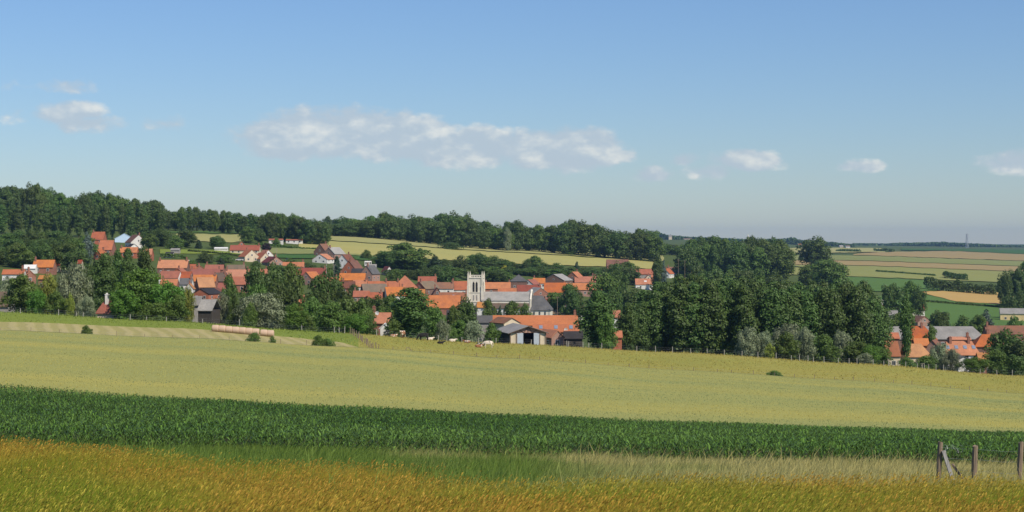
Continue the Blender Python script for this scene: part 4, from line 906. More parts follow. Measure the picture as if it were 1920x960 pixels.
house('L', 310, 324, 473, 477, D_, 'white', 'small white-fronted shed with dark roof in the gardens', lo=700, chim=0, wins=0, h=1.9, cat='shed', name='shed')
house('L', 320, 336, 466, 469, 'fibre', 'grey', 'small grey concrete shed in the gardens', lo=700, chim=0, wins=0, h=2.0, cat='shed', name='shed')
house('L', 304, 353, 488, 491, 'whiteroof', 'grey', 'long low building with pale flat roof behind the orange roofs', lo=600, chim=0, wins=0, h=2.4, cat='outbuilding', name='outbuilding')
# -- left roof cluster
house('L', 295, 350, 488, 502, O, 'brickdark', 'large orange roof on the left of the village cluster', h=3.6, wins=4, chim=2)
house('L', 299, 336, 509, 521, O, 'white', 'orange roof sloping behind the spreading green tree', h=3, wins=3, rot=-8)
house('G', 323, 342, 503, 511, O, 'orangebrick', 'orange brick gable among the left cluster roofs', h=3.5, rot=-10)
house('L', 334, 357, 510, 521, O, 'grey', 'bright orange roof above a grey lean-to', h=3.2)
house('L', 336, 359, 522.5, 533, 'slate', 'white', 'dark grey roofed house with white front below the bright orange roof', h=3.0, wins=2)
house('G', 366, 385, 499, 506, O, 'brick', 'small orange-roofed brick house standing above the row', h=2.6, rot=35, length=7)
house('L', 355, 411, 505, 515, 'pink', 'brick', 'long faded orange roof in the middle of the left cluster', h=3.2, chim=2, wins=4)
house('L', 361, 404, 516, 527, O, 'brick', 'orange roof behind the big ochre gable', h=3)
house('L', 367, 395, 521, 538, 'ochre', 'brick', 'big steep ochre roof with brick gable in the left cluster', h=3.4, rot=22, chim=0)
house('L', 403, 422, 512, 527, 'mossy', 'brick', 'dark weathered roof right of the ochre gable', h=3)
house('L', 421, 465, 506, 519, 'pink', 'brick', 'brownish red roof at the right end of the left cluster', h=3.2, chim=2)
house('L', 419, 460, 519.5, 533, O, 'brick', 'orange roof in front of the brownish red one', h=3.4, chim=1, wins=3)
house('G', 360, 392, 542, 551, D_, 'orangebrick', 'orange brick house with black roof behind the plank barn', h=2.8, rot=-18, length=11, chim=0, lo=420)
house('G', 388, 408, 541, 547, B, 'pinkbrick', 'pink brick outbuilding right of the black-roofed house', h=3.4, rot=-12, chim=0, lo=420)
house('L', 431, 486, 460, 469, 'pink', 'cream', 'long bright orange bungalow on the hillside', lo=700, h=2.5, wins=5)
house('G', 446, 460, 453, 460, 'pink', 'orangebrick', 'orange gable rising behind the long bungalow', lo=700, rot=10, chim=0)
house('L', 402, 426, 464, 466, 'whiteroof', 'white', 'white box shed beside the round tree', lo=700, chim=0, wins=0, h=1.6, cat='shed', name='shed')
house('G', 460, 485, 468.5, 481, 'pink', 'cream', 'cream gabled house with red roof, leftmost of the three', lo=650, rot=28, length=10, h=3.0)
house('G', 489, 507, 474.5, 485, 'pink', 'cream', 'middle cream gabled house of the three with red roofs', lo=650, rot=30, length=10, h=2.7)
house('G', 495, 512, 469, 478, 'pink', 'white', 'pale gabled house behind the three red roofs', lo=650, rot=28, length=9, h=2.8, chim=0)
house('G', 506, 531, 481.5, 492, 'red', 'pinkbrick', 'pink brick gable with dark red roof, lowest of the three', lo=650, rot=30, length=11, h=2.4)
house('L', 504, 530, 448, 450, 'pink', 'white', 'left of two long low white buildings on the hill', lo=800, chim=0, h=2.8, wins=2)
house('L', 536, 567, 449, 450.5, 'pink', 'white', 'right of two long low white buildings with square windows', lo=800, chim=0, h=2.5, wins=3)
house('G', 588, 611, 457.5, 472, B, 'brickdark', 'tall brown brick gable at the edge of the hillside field', lo=750, rot=-22, length=9, h=3.0)
house('G', 605, 628, 464, 476, 'fibre', 'pinkbrick', 'grey-roofed pink brick house beside the tall brown gable', lo=720, rot=-30, length=11, h=3.2)
house('G', 585, 614, 476.5, 486, O, 'white', 'white gabled house with orange roof below the brown gable', lo=650, rot=-20, length=9, h=2.2, chim=0)
house('G', 630, 653, 477.5, 491, 'brown', 'white', 'white gable with brown roof right of the tall conifer', lo=650, rot=-20, length=10, h=3.6)
house('G', 641, 667, 489, 505, 'brown', 'orangebrick', 'bright orange brick gable with brown roof', lo=600, rot=-20, length=10, h=3)
house('L', 659, 681, 504, 511, D_, 'brick', 'low black roof between two brick gables', lo=600, h=2.4, chim=0)
house('G', 676, 698, 498, 513, S_, 'pinkbrick', 'pink brick gable with slate roof beside the black roof', lo=600, rot=-22, length=9, h=3.6)
house('L', 691, 705, 496, 503, 'fibre', 'grey', 'small grey roof behind the pink brick gable', lo=650, chim=0)
house('L', 636, 684, 513, 525, O, 'orangebrick', 'long bright orange roof below the brick gables', lo=600, h=2.8, wins=4, door_=True)
house('G', 724, 736, 500, 509, 'red', 'white', 'little white cottage with red roof among the trees', lo=650, rot=28, length=6, h=2.4, chim=0)
house('L', 564, 609, 503, 520, 'red', 'brick', 'wide brownish red roof left of the tall conifer', lo=560, h=3, rot=6, chim=1)
house('G', 563, 585, 510, 522, O, 'pinkbrick', 'orange brick gable before the wide brownish red roof', lo=560, rot=-25, length=9, h=3.2, chim=0)
house('L', 530, 569, 492, 500, 'pink', 'pinkbrick', 'faded brown-pink roof above the dark tree clump', lo=560, h=2.6)
house('L', 537, 567, 553, 567, O, 'orangebrick', 'small orange cottage roof in the trees right of the silver willow', d=480, rot=14)
# -- centre-left roofs
house('L', 640, 664, 528, 540, B, 'brick', 'brown roof at the left end of the central row', h=3)
house('L', 662, 687, 526, 537, O, 'white', 'orange roof second in the central row', h=3.2)
house('L', 686, 726, 528, 536, O, 'brick', 'long low orange roof in the central row', h=3.4, chim=2)
house('L', 678, 722, 533, 547, 'mossy', 'brickdark', 'dark weathered barn roof with brick gable end', h=3.4, rot=16, chim=0, name='barn', cat='barn')
house('L', 725, 748, 528, 540, O, 'brick', 'orange roof left of the pyramid roof', h=3.0)
house('L', 735, 780, 517.5, 541, O, 'brick', 'steep orange pyramid roof in the centre of the village', h=3, hip=(20, 20), chim=0, pitch=40)
house('L', 722, 756, 539, 554, O, 'white', 'orange roof with white gable below the pyramid roof', h=3.2, rot=14)
house('G', 774, 798, 528, 541, 'mossy', 'brickdark', 'dark brick gable with grey-brown roof right of the pyramid roof', h=3.2, rot=-32, length=12)
house('L', 813, 850, 530, 541, B, 'white', 'brown roof over a white wall left of the church', h=3.2, chim=2)
house('L', 847, 876, 528, 543, O, 'white', 'orange roof touching the left side of the church tower', h=3.2)
house('L', 824, 876, 549, 562, 'ochre', 'brickdark', 'broad ochre roof left of the church tower', h=3.2, chim=1, sky=1)
house('L', 798, 862, 555, 577, O, 'brick', 'large bright orange roof below the ochre one', h=3, chim=1, lo=480)
house('G', 812, 828, 540, 552, B, 'brickdark', 'narrow brown brick gable between the orange roofs', h=4, chim=1, rot=10)
house('L', 838, 862, 583, 595, D_, 'pinkbrick', 'dark roof with a bright skylight by the pasture trees', d=455, sky=1, skyk='white', chim=0)
house('L', 694, 731, 588, 605, O, 'brick', 'near orange roof with satellite dish behind the pasture', d=400, rot=-8)
house('G', 713, 728, 608, 615, 'whiteroof', 'white', 'white-painted gabled shed at the pasture edge', d=372, length=4, chim=0, h=1.5, cat='shed', name='shed', wins=0)
# -- right of the church
house('L', 909, 957, 530, 541, O, 'brick', 'orange roof just right behind the church tower', h=3.2, chim=2)
house('L', 934, 968, 541, 549, O, 'brick', 'lower orange roof above the church nave', h=3, chim=0)
house('L', 957, 988, 515.5, 527, S_, 'brickdark', 'brick house with grey pyramid roof behind the church', h=4.6, hip=(14, 14), chim=0, pitch=38)
house('G', 979, 1000, 524.5, 533, O, 'white', 'white gable with orange roof beside the grey pyramid roof', h=3, rot=-25, chim=0)
house('L', 970, 1014, 535, 546, 'red', 'brick', 'deep red-orange roof above the choir roof', h=3)
house('G', 996, 1032, 540, 553, 'fibre', 'brick', 'brick gable with grey roof right of the nave', h=2.6, rot=18, length=12, chim=0)
house('G', 1018, 1058, 514.5, 526, 'fibre', 'brickdark', 'wide brown brick barn gable with grey roof', h=3.4, rot=-22, length=14, chim=0, name='barn', cat='barn')
house('G', 1060, 1086, 510, 523, O, 'brick', 'steep brick gable with orange roof right of the brown barn', h=3.4, rot=-24, length=9)
house('L', 1078, 1118, 519, 529, O, 'white', 'orange roof with white wall right of the steep gable', h=2.8, wins=5)
house('L', 1021, 1061, 531, 548, O, 'brick', 'broad orange roof left of the tree between the roofs', h=3)
house('L', 1061, 1109, 531.5, 543, O, 'pinkbrick', 'long orange roof over a pink brick wall', h=3.4, wins=2)
house('G', 1041, 1063, 562, 577, O, 'grey', 'orange roof with stone-edged gable right of the choir', h=3, rot=38, length=13)
house('G', 1070, 1094, 556, 573, 'slate', 'brickdark', 'brown gable with slate roof before the big poplar', h=3, rot=30, length=14, chim=0)
house('L', 1062, 1093, 577, 588, B, 'white', 'white house with brown roof before the brown gable', h=3, chim=0)
house('L', 998, 1064, 583, 588, 'mossy', 'white', 'long low brown roof in front of the choir', h=2.6, chim=1, lo=480)
house('L', 925, 1083, 593, 609, 'pink', 'pinkbrick', 'very long salmon-tiled farm roof behind the open barn', d=452, wins=6, chim=1, h=3)
house('L', 1000, 1085, 609.5, 621, 'pink', 'pinkbrick', 'lower salmon roof with three skylights behind the open barn', d=436, sky=3, chim=0, wins=3)
house('G', 945, 975, 597, 606, 'brown', 'cream', 'small brown roof with cream gable behind the open barn', d=432, rot=30, length=7, chim=0)
house('L', 892, 926, 593, 604, S_, 'grey', 'grey slate roof left of the salmon farm roof', d=470, chim=0)
house('G', 1034, 1057, 620.5, 632, 'pink', 'pinkbrick', 'pink brick gable with red roof beside the open barn', d=385, rot=26, length=7, chim=0, h=3)
house('L', 1058, 1092, 623, 634, D_, 'planks', 'dark lean-to shed right of the pink brick gable', d=388, chim=0, wins=0, name='shed', cat='shed')
house('G', 1155, 1171, 563.5, 572, B, 'white', 'white gable between the two poplar groups', lo=560, rot=-20, length=9, chim=1, chimk='white')
house('L', 1150, 1163, 583, 595, O, 'white', 'sliver of orange roof beside the big oval poplar', d=560, chim=0, wins=1)
house('L', 1150, 1166, 622, 632, 'pink', 'orangebrick', 'orange brick outhouse seen between the poplars', d=395, chim=0, wins=0, name='outbuilding', cat='outbuilding')
# -- far right end of the village
house('L', 1138, 1179, 487, 499, 'brown', 'brick', 'brown-roofed barn on the hillside field', lo=800, h=3, chim=0, name='barn', cat='barn')
house('L', 1169, 1194, 496, 508, S_, 'grey', 'grey hipped roof below the hill barn', lo=800, hip=(4, 4), chim=0)
house('L', 1181, 1226, 505, 514, O, 'grey', 'orange roof over a grey wall at the far village end', lo=800, h=3.4)
house('L', 1192, 1229, 523, 533, O, 'white', 'lower orange roof with white gable end at the far village end', lo=700, h=3.2, sky=1, skyk='white')
house('G', 1238, 1255, 504, 513, O, 'white', 'small white gabled house with orange roof near the slender tree', lo=800, rot=-25)
house('L', 1222, 1243, 516, 524, 'pink', 'pinkbrick', 'reddish roof left of the small white gable', lo=700)
house('L', 1252, 1285, 501, 509, 'brown', 'grey', 'brown and grey roof at the wood edge', lo=800, chim=2)
house('L', 1284, 1307, 501, 506, O, 'orangebrick', 'last orange roof against the wood', lo=800)
# -- farm group on the right
house('L', 1649, 1668, 563, 570, 'fibre', 'brick', 'small grey-roofed shed right of the plantation', lo=560, chim=0, wins=0, name='shed', cat='shed')
house('L', 1675, 1734, 572, 581, 'red', 'white', 'red-roofed barn before the green pasture field', lo=560, h=3, chim=0, sky=2, wins=3, name='barn', cat='barn')
house('L', 1666, 1684, 583, 590, 'fibre', 'grey', 'grey lean-to below the red barn', lo=540, chim=0, wins=0, name='outbuilding', cat='outbuilding')
house('G', 1720, 1748, 593.5, 604, B, 'pinkbrick', 'pinkish brick gable with pole before the green field', lo=540, rot=14, length=9, chim=0)
house('L', 1655, 1848, 614, 635, 'fibre', 'brickdark', 'long grey farm barn roof spanning the right-hand farm', d=560, hip=(0, 3.5), chim=0, wins=6, name='barn', cat='barn')
house('L', 1708, 1756, 613.5, 636, O, 'brick', 'tall orange hipped farmhouse roof with two chimneys', d=505, hip=(0, 3), chim=2, wins=3)
house('L', 1650, 1686, 625, 634, O, 'brickdark', 'low orange roof left of the narrow column poplar', d=480, chim=0)
house('L', 1664, 1688, 642, 667, 'ochre', 'cream', 'steep ochre roof with cream wall left of the column poplar', d=432, chim=0, wins=1)
house('L', 1699, 1746, 647, 668, 'ochre', 'cream', 'ochre hipped roof over cream wall right of the column poplar', d=432, hip=(0, 2.2), chim=0, wins=3)
house('L', 1716, 1742, 636, 647, O, 'brick', 'narrow orange roof behind the ochre hipped one', d=470, chim=0)
house('G', 1739, 1757, 639, 650, B, 'pinkbrick', 'small brown brick gable between the farm roofs', d=460, rot=-22, length=7, chim=0)
house('L', 1772, 1837, 642, 664.5, O, 'white', 'white farmhouse with orange roof and four skylights', d=440, hip=(1.5, 1.5), sky=4, chim=2, wins=4)
house('G', 1797, 1818, 669, 674, S_, 'white', 'small white gabled annex before the white farmhouse', d=425, length=4, chim=0, wins=0, name='outbuilding', cat='outbuilding')
house('L', 1783, 1820, 633, 637, 'pink', 'brick', 'brick outbuilding behind the white farmhouse', d=470, chim=1, wins=0)
house('L', 1829, 1863, 629, 649, O, 'brickdark', 'orange roof with chimney right of the white farmhouse', d=470, hip=(3, 0), chim=1)
house('L', 1836, 1860, 663, 676, 'ochre', 'brick', 'small ochre roof at the foot of the brick farmhouse', d=425, chim=0)
house('L', 1880, 1955, 579, 588, 'fibre', 'yellow', 'cream and grey barn with grey roof above the farm', lo=600, h=4.0, chim=0, wins=4, rot=-12, name='barn', cat='barn')
house('L', 1851, 1960, 612, 626, 'brown', 'brick', 'long brown roof with chimney at the right edge', d=580, chim=2, wins=3)
house('G', 1906, 1935, 632, 648, O, 'orangebrick', 'orange brick gable cut by the right edge', d=450, rot=-15, length=9)
# -- smaller roofs closing the gaps of the village
for a in (('L', 384, 418, 497, 505, 'pink', 'brick', 'faded low roof just behind the long roof of the left cluster'), ('L', 425, 458, 497, 504, 'mossy', 'brick', 'weathered low roof above the brownish red roof'), ('L', 300, 331, 524, 535, 'tile', 'brick', 'orange roof half hidden by the spreading green tree top'),
          ('G', 347, 362, 532, 541, 'ochre', 'white', 'small white gable with ochre roof left of the black-roofed house'), ('L', 408, 432, 531, 542, 'pink', 'pinkbrick', 'faded pink roof below the dark weathered roof'), ('L', 338, 366, 496, 503, 'tile', 'cream', 'small orange roof right of the large orange one'),
          ('L', 588, 632, 521, 531, 'pink', 'brick', 'faded orange roof under the tall conifer'), ('L', 606, 641, 533, 543, 'tile', 'brick', 'orange roof left of the central brown roof'), ('L', 690, 716, 549, 560, 'tile', 'brick', 'orange roof below the dark weathered barn roof'),
          ('L', 752, 796, 543, 554, 'ochre', 'brick', 'ochre roof between pyramid roof and large orange roof'), ('L', 784, 818, 519, 528, 'tile', 'white', 'small orange roof behind the grey-brown one'), ('L', 1098, 1140, 533, 545, 'tile', 'brick', 'orange roof right of the pink brick wall'),
          ('L', 1000, 1022, 522, 531, 'tile', 'white', 'orange roof left of the wide brown barn gable'), ('L', 1110, 1142, 516, 526, 'mossy', 'brick', 'weathered roof before the hill barn'), ('G', 1208, 1224, 516, 524, 'tile', 'cream', 'small cream gable between the far orange roofs'), ('L', 662, 692, 546, 556, 'tile', 'pinkbrick', 'orange roof below the central brown barn roof'),
          ('L', 462, 500, 505, 514, 'tile', 'brick', 'orange roof at the end of the left cluster by the dark trees'), ('L', 538, 566, 505, 514, 'tile', 'brick', 'orange roof left of the wide brownish red one')):
    house(*a, lo=480, h=3.0, wins=3, chim=1)
# -- hamlets on the far horizon
for i, (p, r0, r1, w_, rf, wl, dd, l_) in enumerate(((1257, 441, 444, 6, 'fibre', 'cream', 4100, 'hazy pale building on the horizon behind the village end'), (1290, 447, 449, 16, 'mossy', 'cream', 4100, 'row of hazy brownish roofs on the horizon'), (1500, 457, 459, 6, 'ochre', 'yellow', 3900, 'hazy yellow house on the horizon left of the big round tree'), (1578, 460, 462, 7, 'fibre', 'cream', 3900, 'hazy pale house on the horizon right of the big round tree'), (1590, 460, 462, 8, 'mossy', 'white', 3880, 'hazy brown-roofed house beside the pale horizon house'))):
    house('L', p - w_ / 2, p + w_ / 2, r0, r1, rf, wl, l_, d=dd, chim=0, wins=0, span=12)

# ------------------------------------------------------------------ village church
def church():
    d = 745.0; s = d / F
    x0 = X(880, d); g = gz1(X(892, d), d)
    w = 26.5 * s                         # tower about 5.8 m square
    zt = Zrow(521, d); zp = Zrow(508, d)
    e = empty('church', (X(892.5, d), d + w / 2, g), R(-7))
    h = zt - g
    def part(nm, mat, fn, par=e):
        mb = MB(); fn(mb); return mb.build(nm, M[mat], par)
    tw = part('tower', 'stone', lambda m: m.box(-w/2, w/2, -w/2, w/2, -1, h))
    for zz, pr in ((h * .38, .18), (h * .62, .16), (h - .15, .22)):
        part('string_course', 'stone', lambda m: m.box(-w/2 - pr, w/2 + pr, -w/2 - pr, w/2 + pr, zz, zz + .35), tw)
    for sx in (-1, 1):
        for sy in (-1, 1):
            part('buttress', 'stone', lambda m: [m.box(sx * w/2 - .45, sx * w/2 + .45, sy * w/2 - .45, sy * w/2 + .45, -1, h * .8), m.box(sx * w/2 - .32, sx * w/2 + .32, sy * w/2 - .32, sy * w/2 + .32, h * .8 + .003, h + .25)], tw)
            pz = zp - g
            part('pinnacle', 'stone', lambda m: [m.box(sx * w/2 - .3, sx * w/2 + .3, sy * w/2 - .3, sy * w/2 + .3, h + .26, h + 1.4), m.bar((sx * w/2, sy * w/2, h + 1.403), (sx * w/2, sy * w/2, pz), .36, 4, .03)], tw)
    ph = 1.15
    for ax in range(4):                 # pierced parapet: rail and balusters on each side
        def par_(m, ax=ax):
            c, sn = [(1, 0), (0, 1), (-1, 0), (0, -1)][ax]
            def bx(a0, a1, b0, b1, z0, z1):
                pts = [(a0, b0), (a1, b1)]
                q = [(c * a - sn * b, sn * a + c * b) for a, b in pts]
                m.box(min(q[0][0], q[1][0]), max(q[0][0], q[1][0]), min(q[0][1], q[1][1]), max(q[0][1], q[1][1]), z0, z1)
            bx(-w/2 + .42, w/2 - .42, -w/2, -w/2 + .22, h + ph - .2, h + ph)
            n = 8
            for i in range(n):
                a = -w/2 + .55 + (w - 1.1) * i / (n - 1); bx(a - .11, a + .11, -w/2 + .01, -w/2 + .2, h + .21, h + ph - .203)
        part('parapet', 'stone', par_, tw)
    for ax in range(4):                 # twin belfry lancets with louvres on each face, plus a narrow window below
        for a in (-.68, .68):
            def lan(m, a=a):
                m.add([(a - .42, -.06, h * .64), (a + .42, -.06, h * .64), (a + .42, -.06, h * .86), (a, -.06, h * .91), (a - .42, -.06, h * .86), (a - .42, .1, h * .64), (a + .42, .1, h * .64), (a + .42, .1, h * .86), (a, .1, h * .91), (a - .42, .1, h * .86)],
                      [(0, 1, 2, 3, 4), (9, 8, 7, 6, 5), (0, 5, 6, 1), (1, 6, 7, 2), (2, 7, 8, 3), (3, 8, 9, 4), (4, 9, 5, 0)])
            o = part('belfry_opening', 'void', lan, tw); o.rotation_euler = (0, 0, ax * math.pi / 2)
            c, sn = math.cos(ax * math.pi / 2), math.sin(ax * math.pi / 2); o.location = (sn * w / 2, -c * w / 2, 0)
            o2 = part('louvre', 'slate', lambda m: [m.box(a - .4, a + .4, -.12, -.07, h * (.66 + .04 * i), h * (.66 + .04 * i) + .12) for i in range(5)], o)
            o3 = part('blind_arch', 'grey', lambda m: m.box(a - .3, a + .3, -.03, .03, h * .42, h * .56), tw); o3.rotation_euler = o.rotation_euler; o3.location = o.location
    # nave to the right, with a lower aisle in front, then the choir
    nl = 90 * s; nx0 = w / 2 + .05; sp = 10.0; ns = 0.6
    er = Zrow(563, d) - g; rr = Zrow(548, d) - g
    cyn = ns + 0.5
    part('nave_wall', 'stone', lambda m: m.prism([(cyn - sp/2, -1), (cyn + sp/2, -1), (cyn + sp/2, er), (cyn, rr - .05), (cyn - sp/2, er)], nx0, nx0 + nl))
    rf = roof_mesh(nl, sp, er, rr - er, .4, .18, 0, 0, 'nave_roof', M['fibre']); o = link('nave_roof', rf, e, loc=(nx0 + nl / 2, cyn, 0))
    part('cornice', 'stone', lambda m: m.box(nx0, nx0 + nl, cyn - sp/2 - .22, cyn - sp/2 - .003, er - 1.15, er - .42))
    # aisle: lean-to
    ae = Zrow(577, d) - g; at = er - 1.2; aw = 4.0
    part('aisle_wall', 'white', lambda m: m.box(nx0 + .8, nx0 + nl - .05, cyn - sp/2 - aw, cyn - sp/2 - .003, -1, ae))
    part('aisle_roof', 'mossy', lambda m: m.prism([(cyn - sp/2 - aw - .35, ae - .12), (cyn - sp/2 - aw - .35, ae + .06), (cyn - sp/2 - .01, at + .1), (cyn - sp/2 - .01, at - .1)], nx0 + .6, nx0 + nl - .06))
    for i in range(5):
        xx = nx0 + 2.5 + i * (nl - 4) / 4.4; win(e, xx, cyn - sp/2 - aw, .7, .9, max(1.2, ae - 1.2), 0)
    part('gable_coping', 'stone', lambda m: m.prism([(cyn - sp/2 - .5, -1), (cyn - sp/2 + .1, -1), (cyn - sp/2 + .1, er + .3), (cyn, rr + .75), (cyn + sp/2, er + .5), (cyn + sp/2 + .4, er + .3), (cyn + sp/2 + .4, -1), (cyn + sp/2 + .45, -1), (cyn + sp/2 + .45, er + .7), (cyn, rr + 1.25), (cyn - sp/2 - .5, er + .6)], nx0 + nl + .01, nx0 + nl + .75))
    cl = 38 * s; ce = Zrow(580, d) - g; cr = Zrow(555, d) - g
    part('choir_wall', 'stone', lambda m: m.box(nx0 + nl + .76, nx0 + nl + cl, cyn - sp/2 - 1.5, cyn + sp/2 + 1.0, -1, ce))
    rf = roof_mesh(cl - .7, sp + 2.5, ce, cr - ce, .35, .18, 0, 4.2, 'choir_roof', M['slate']); link('choir_roof', rf, e, loc=(nx0 + nl + .8 + (cl - .7) / 2, cyn - .25, 0))
    for i in range(3): win(e, nx0 + nl + 2 + i * 2.4, cyn - sp/2 - 1.5, 1.0, .9, max(1.2, ce - 1.6), 0)
    # porch at the foot of the tower
    part('porch_wall', 'white', lambda m: m.box(w * .22, w * .22 + 4.2, -w/2 - 4.6, -w/2 - .5, -1, Zrow(576, d) - g))
    zz = Zrow(576, d) - g; part('porch_roof', 'ochre', lambda m: m.prism([(-w/2 - 4.9, zz - .1), (-w/2 - 4.9, zz + .08), (-w/2 - .47, zz + 2.5), (-w/2 - .47, zz + 2.3)], w * .22 - .25, w * .22 + 4.45))
    tag(e, 'white stone village church with square pinnacled tower and grey nave roof', 'church')
church()

# ------------------------------------------------------------------ open barn behind the pasture
def open_barn():
    d = 368.0; s = d / F; px0, px1 = 955, 1025
    W = (px1 - px0) * s; L = 13.0; g = gz1(X(990, d), d)
    e = empty('open_barn', (X(990, d), d, g), R(14))
    H = Zrow(624, d) - g; Rz = Zrow(612, d) - Zrow(624, d)
    H = max(H, 2.2); t = .12
    b = lambda nm, mat, fn, par=e: (lambda m: (fn(m), m.build(nm, M[mat], par))[1])(MB())
    # side and rear walls of boards
    b('side_wall', 'planks', lambda m: m.box(-W/2, -W/2 + t, .02, L, -.6, H)); b('side_wall', 'planks', lambda m: m.box(W/2 - t, W/2, .02, L, -.6, H))
    b('rear_wall', 'planks', lambda m: m.box(-W/2 + t, W/2 - t, L - t, L, -.6, H))
    # gable: pink boarding above the doors with dark truss bars
    ga = b('gable_board', 'pinkbrick', lambda m: m.add([(-W/2, 0, H), (W/2, 0, H), (0, 0, H + Rz), (-W/2, .1, H), (W/2, .1, H), (0, .1, H + Rz)], [(0, 1, 2), (5, 4, 3), (0, 3, 4, 1), (1, 4, 5, 2), (2, 5, 3, 0)]))
    for p, q in (((0, -.05, H + Rz * .95), (-.9, -.05, H + .1)), ((0, -.05, H + Rz * .95), (.9, -.05, H + .1)), ((0, -.05, H + Rz * .9), (0, -.05, H + .1)), ((-W * .25, -.05, H + Rz * .45), (-W * .12, -.05, H + .1)), ((W * .25, -.05, H + Rz * .45), (W * .12, -.05, H + .1))):
        b('truss_bar', 'doorpaint', lambda m: m.bar(p, q, .07), ga)
    # front: post, cream panel, white sliding door, dark opening, white door, cream panel
    u = W / 70.0
    def panel(nm, mat, a, c, y=0.0): return b(nm, mat, lambda m: m.box(-W/2 + a * u, -W/2 + c * u, y, y + .08, -.4, H - .04))
    panel('front_panel', 'cream', 0, 13.5); panel('front_panel', 'cream', 58, 70)
    panel('sliding_door', 'paledoor', 12.5, 25.5, -.12); panel('sliding_door', 'paledoor', 46, 58.5, -.12)
    b('barn_floor', 'soil', lambda m: m.box(-W/2 + t, W/2 - t, .2, L - t, -.3, .03))  # earth floor slab in the soil material
    for a in (0.8, 13, 57.5, 69): b('front_post', 'wood', lambda m: m.box(-W/2 + a * u - .1, -W/2 + a * u + .1, -.2, -.125, -.4, H))
    # roof: two fibre-cement slopes, the ridge running away from the viewer
    ov = .5; sl = Rz / (W / 2)
    for sd in (-1, 1):
        b('roof_slope', 'fibre', lambda m: m.add([(sd * (W/2 + ov), -ov, H - ov * sl + .03), (0, -ov, H + Rz + .03), (0, L + ov, H + Rz + .03), (sd * (W/2 + ov), L + ov, H - ov * sl + .03), (sd * (W/2 + ov), -ov, H - ov * sl + .15), (0, -ov, H + Rz + .15), (0, L + ov, H + Rz + .15), (sd * (W/2 + ov), L + ov, H - ov * sl + .15)],
                        [(0, 1, 2, 3), (7, 6, 5, 4), (0, 4, 5, 1), (1, 5, 6, 2), (2, 6, 7, 3), (3, 7, 4, 0)]))
        b('barge_board', 'doorpaint', lambda m: m.bar((sd * (W/2 + ov), -ov - .06, H - ov * sl + .02), (0, -ov - .06, H + Rz + .02), .1, 4))
    tag(e, 'open-fronted grey-roofed barn with white sliding doors behind the cows', 'barn')
open_barn()
def plank_barn():
    d = 336.0; s = d / F; g = gz1(X(388, d), d); e = empty('plank_barn', (X(389, d), d + 2, g), R(-10))
    W = 27 * s; L = 5.0; H = Zrow(581, d) - g; H = max(H, 2.0); Rz = 18 * s
    n = 14
    for i in range(n):
        a = -W/2 + W * i / n; MB().box(a + .01, a + W / n - .01, -L/2, -L/2 + .05, -.4, H + .03 * (i % 3)).build('plank', M['planks'], e)
    MB().box(-W/2 + .03, W/2 - .03, -L/2 + .06, L/2, -.4, H - .05).build('wall', M['planks'], e)
    link('roof', roof_mesh(W, L, H, Rz, .3, .1, 0, 0, 'roof', M['fibre']), e)
    tag(e, 'old grey plank barn left of the hay bales', 'barn')
    house('L', 361, 375, 557, 571, 'fibre', 'greywood', 'narrow grey shed left of the plank barn', d=345, chim=0, wins=0, name='shed', cat='shed')
plank_barn()

# ------------------------------------------------------------------ hay bales
def bales():
    n = 9; d0, d1 = 297.0, 299.0; mb = MB(); prof = [(-.5, .0), (-.5, .50), (-.46, .58), (-.3, .615), (0, .625), (.3, .615), (.46, .58), (.5, .50), (.5, 0)]
    seg = 22; vs = []; fs = []
    for x, r in prof:
        for k in range(seg):
            a = 2 * math.pi * k / seg; rr = r * (1 + .012 * math.sin(3 * a + x * 9)); vs.append((x, math.cos(a) * rr, math.sin(a) * rr * (0.97 if math.sin(a) < 0 else 1)))
    for i in range(len(prof) - 1):
        for k in range(seg): fs.append((i * seg + k, i * seg + (k + 1) % seg, (i + 1) * seg + (k + 1) % seg, (i + 1) * seg + k))
    mb.add(vs, fs); m, t, b = new_mat('netted_hay'); tc = nd(t, 'ShaderNodeTexCoord'); oi = nd(t, 'ShaderNodeObjectInfo')
    f = rmp(t, noise(t, scaled(t, tc.outputs['Object'], (12, 2, 2)), 2.0, 5), .3, .7)
    t.links.new(mixc(t, mth(t, 'MULTIPLY', f, .6), (0.54, 0.385, 0.27), (0.40, 0.29, 0.20)), b.inputs['Base Color']); b.inputs['Roughness'].default_value = .8; bump(t, b, f, .02, .5)
    me = mb.mesh('hay_bale', m, True); rgn = random.Random(4)
    words = ['leftmost hay bale of the netted row on the meadow', 'second hay bale from the left in the row', 'third hay bale from the left in the row', 'fourth hay bale from the left in the row', 'middle hay bale of the row of nine', 'fourth hay bale from the right in the row', 'hay bale just left of the gap in the row', 'hay bale just right of the gap in the row', 'rightmost hay bale of the netted row']
    for i in range(n):
        p = 404 + 12.6 * i + (2.5 if i >= 7 else 0) * 1; d = d0 + (d1 - d0) * i / n; x = X(p, d)
        wpx = 13.0 / F * d
        o = link('hay_bale', me, loc=(x, d, gz1(x, d) + .60 + .06)); o.scale = (wpx * rgn.uniform(.95, 1.0), 1.0 * rgn.uniform(.93, 1.03), rgn.uniform(.95, 1.04)); o.rotation_euler = (rgn.uniform(0, .2), R(1.5) + rgn.uniform(-.03, .03), rgn.uniform(-.05, .05) + (.08 if i == 7 else 0))
        tag(o, words[i], 'hay bale', 'row of hay bales on the meadow')
bales()

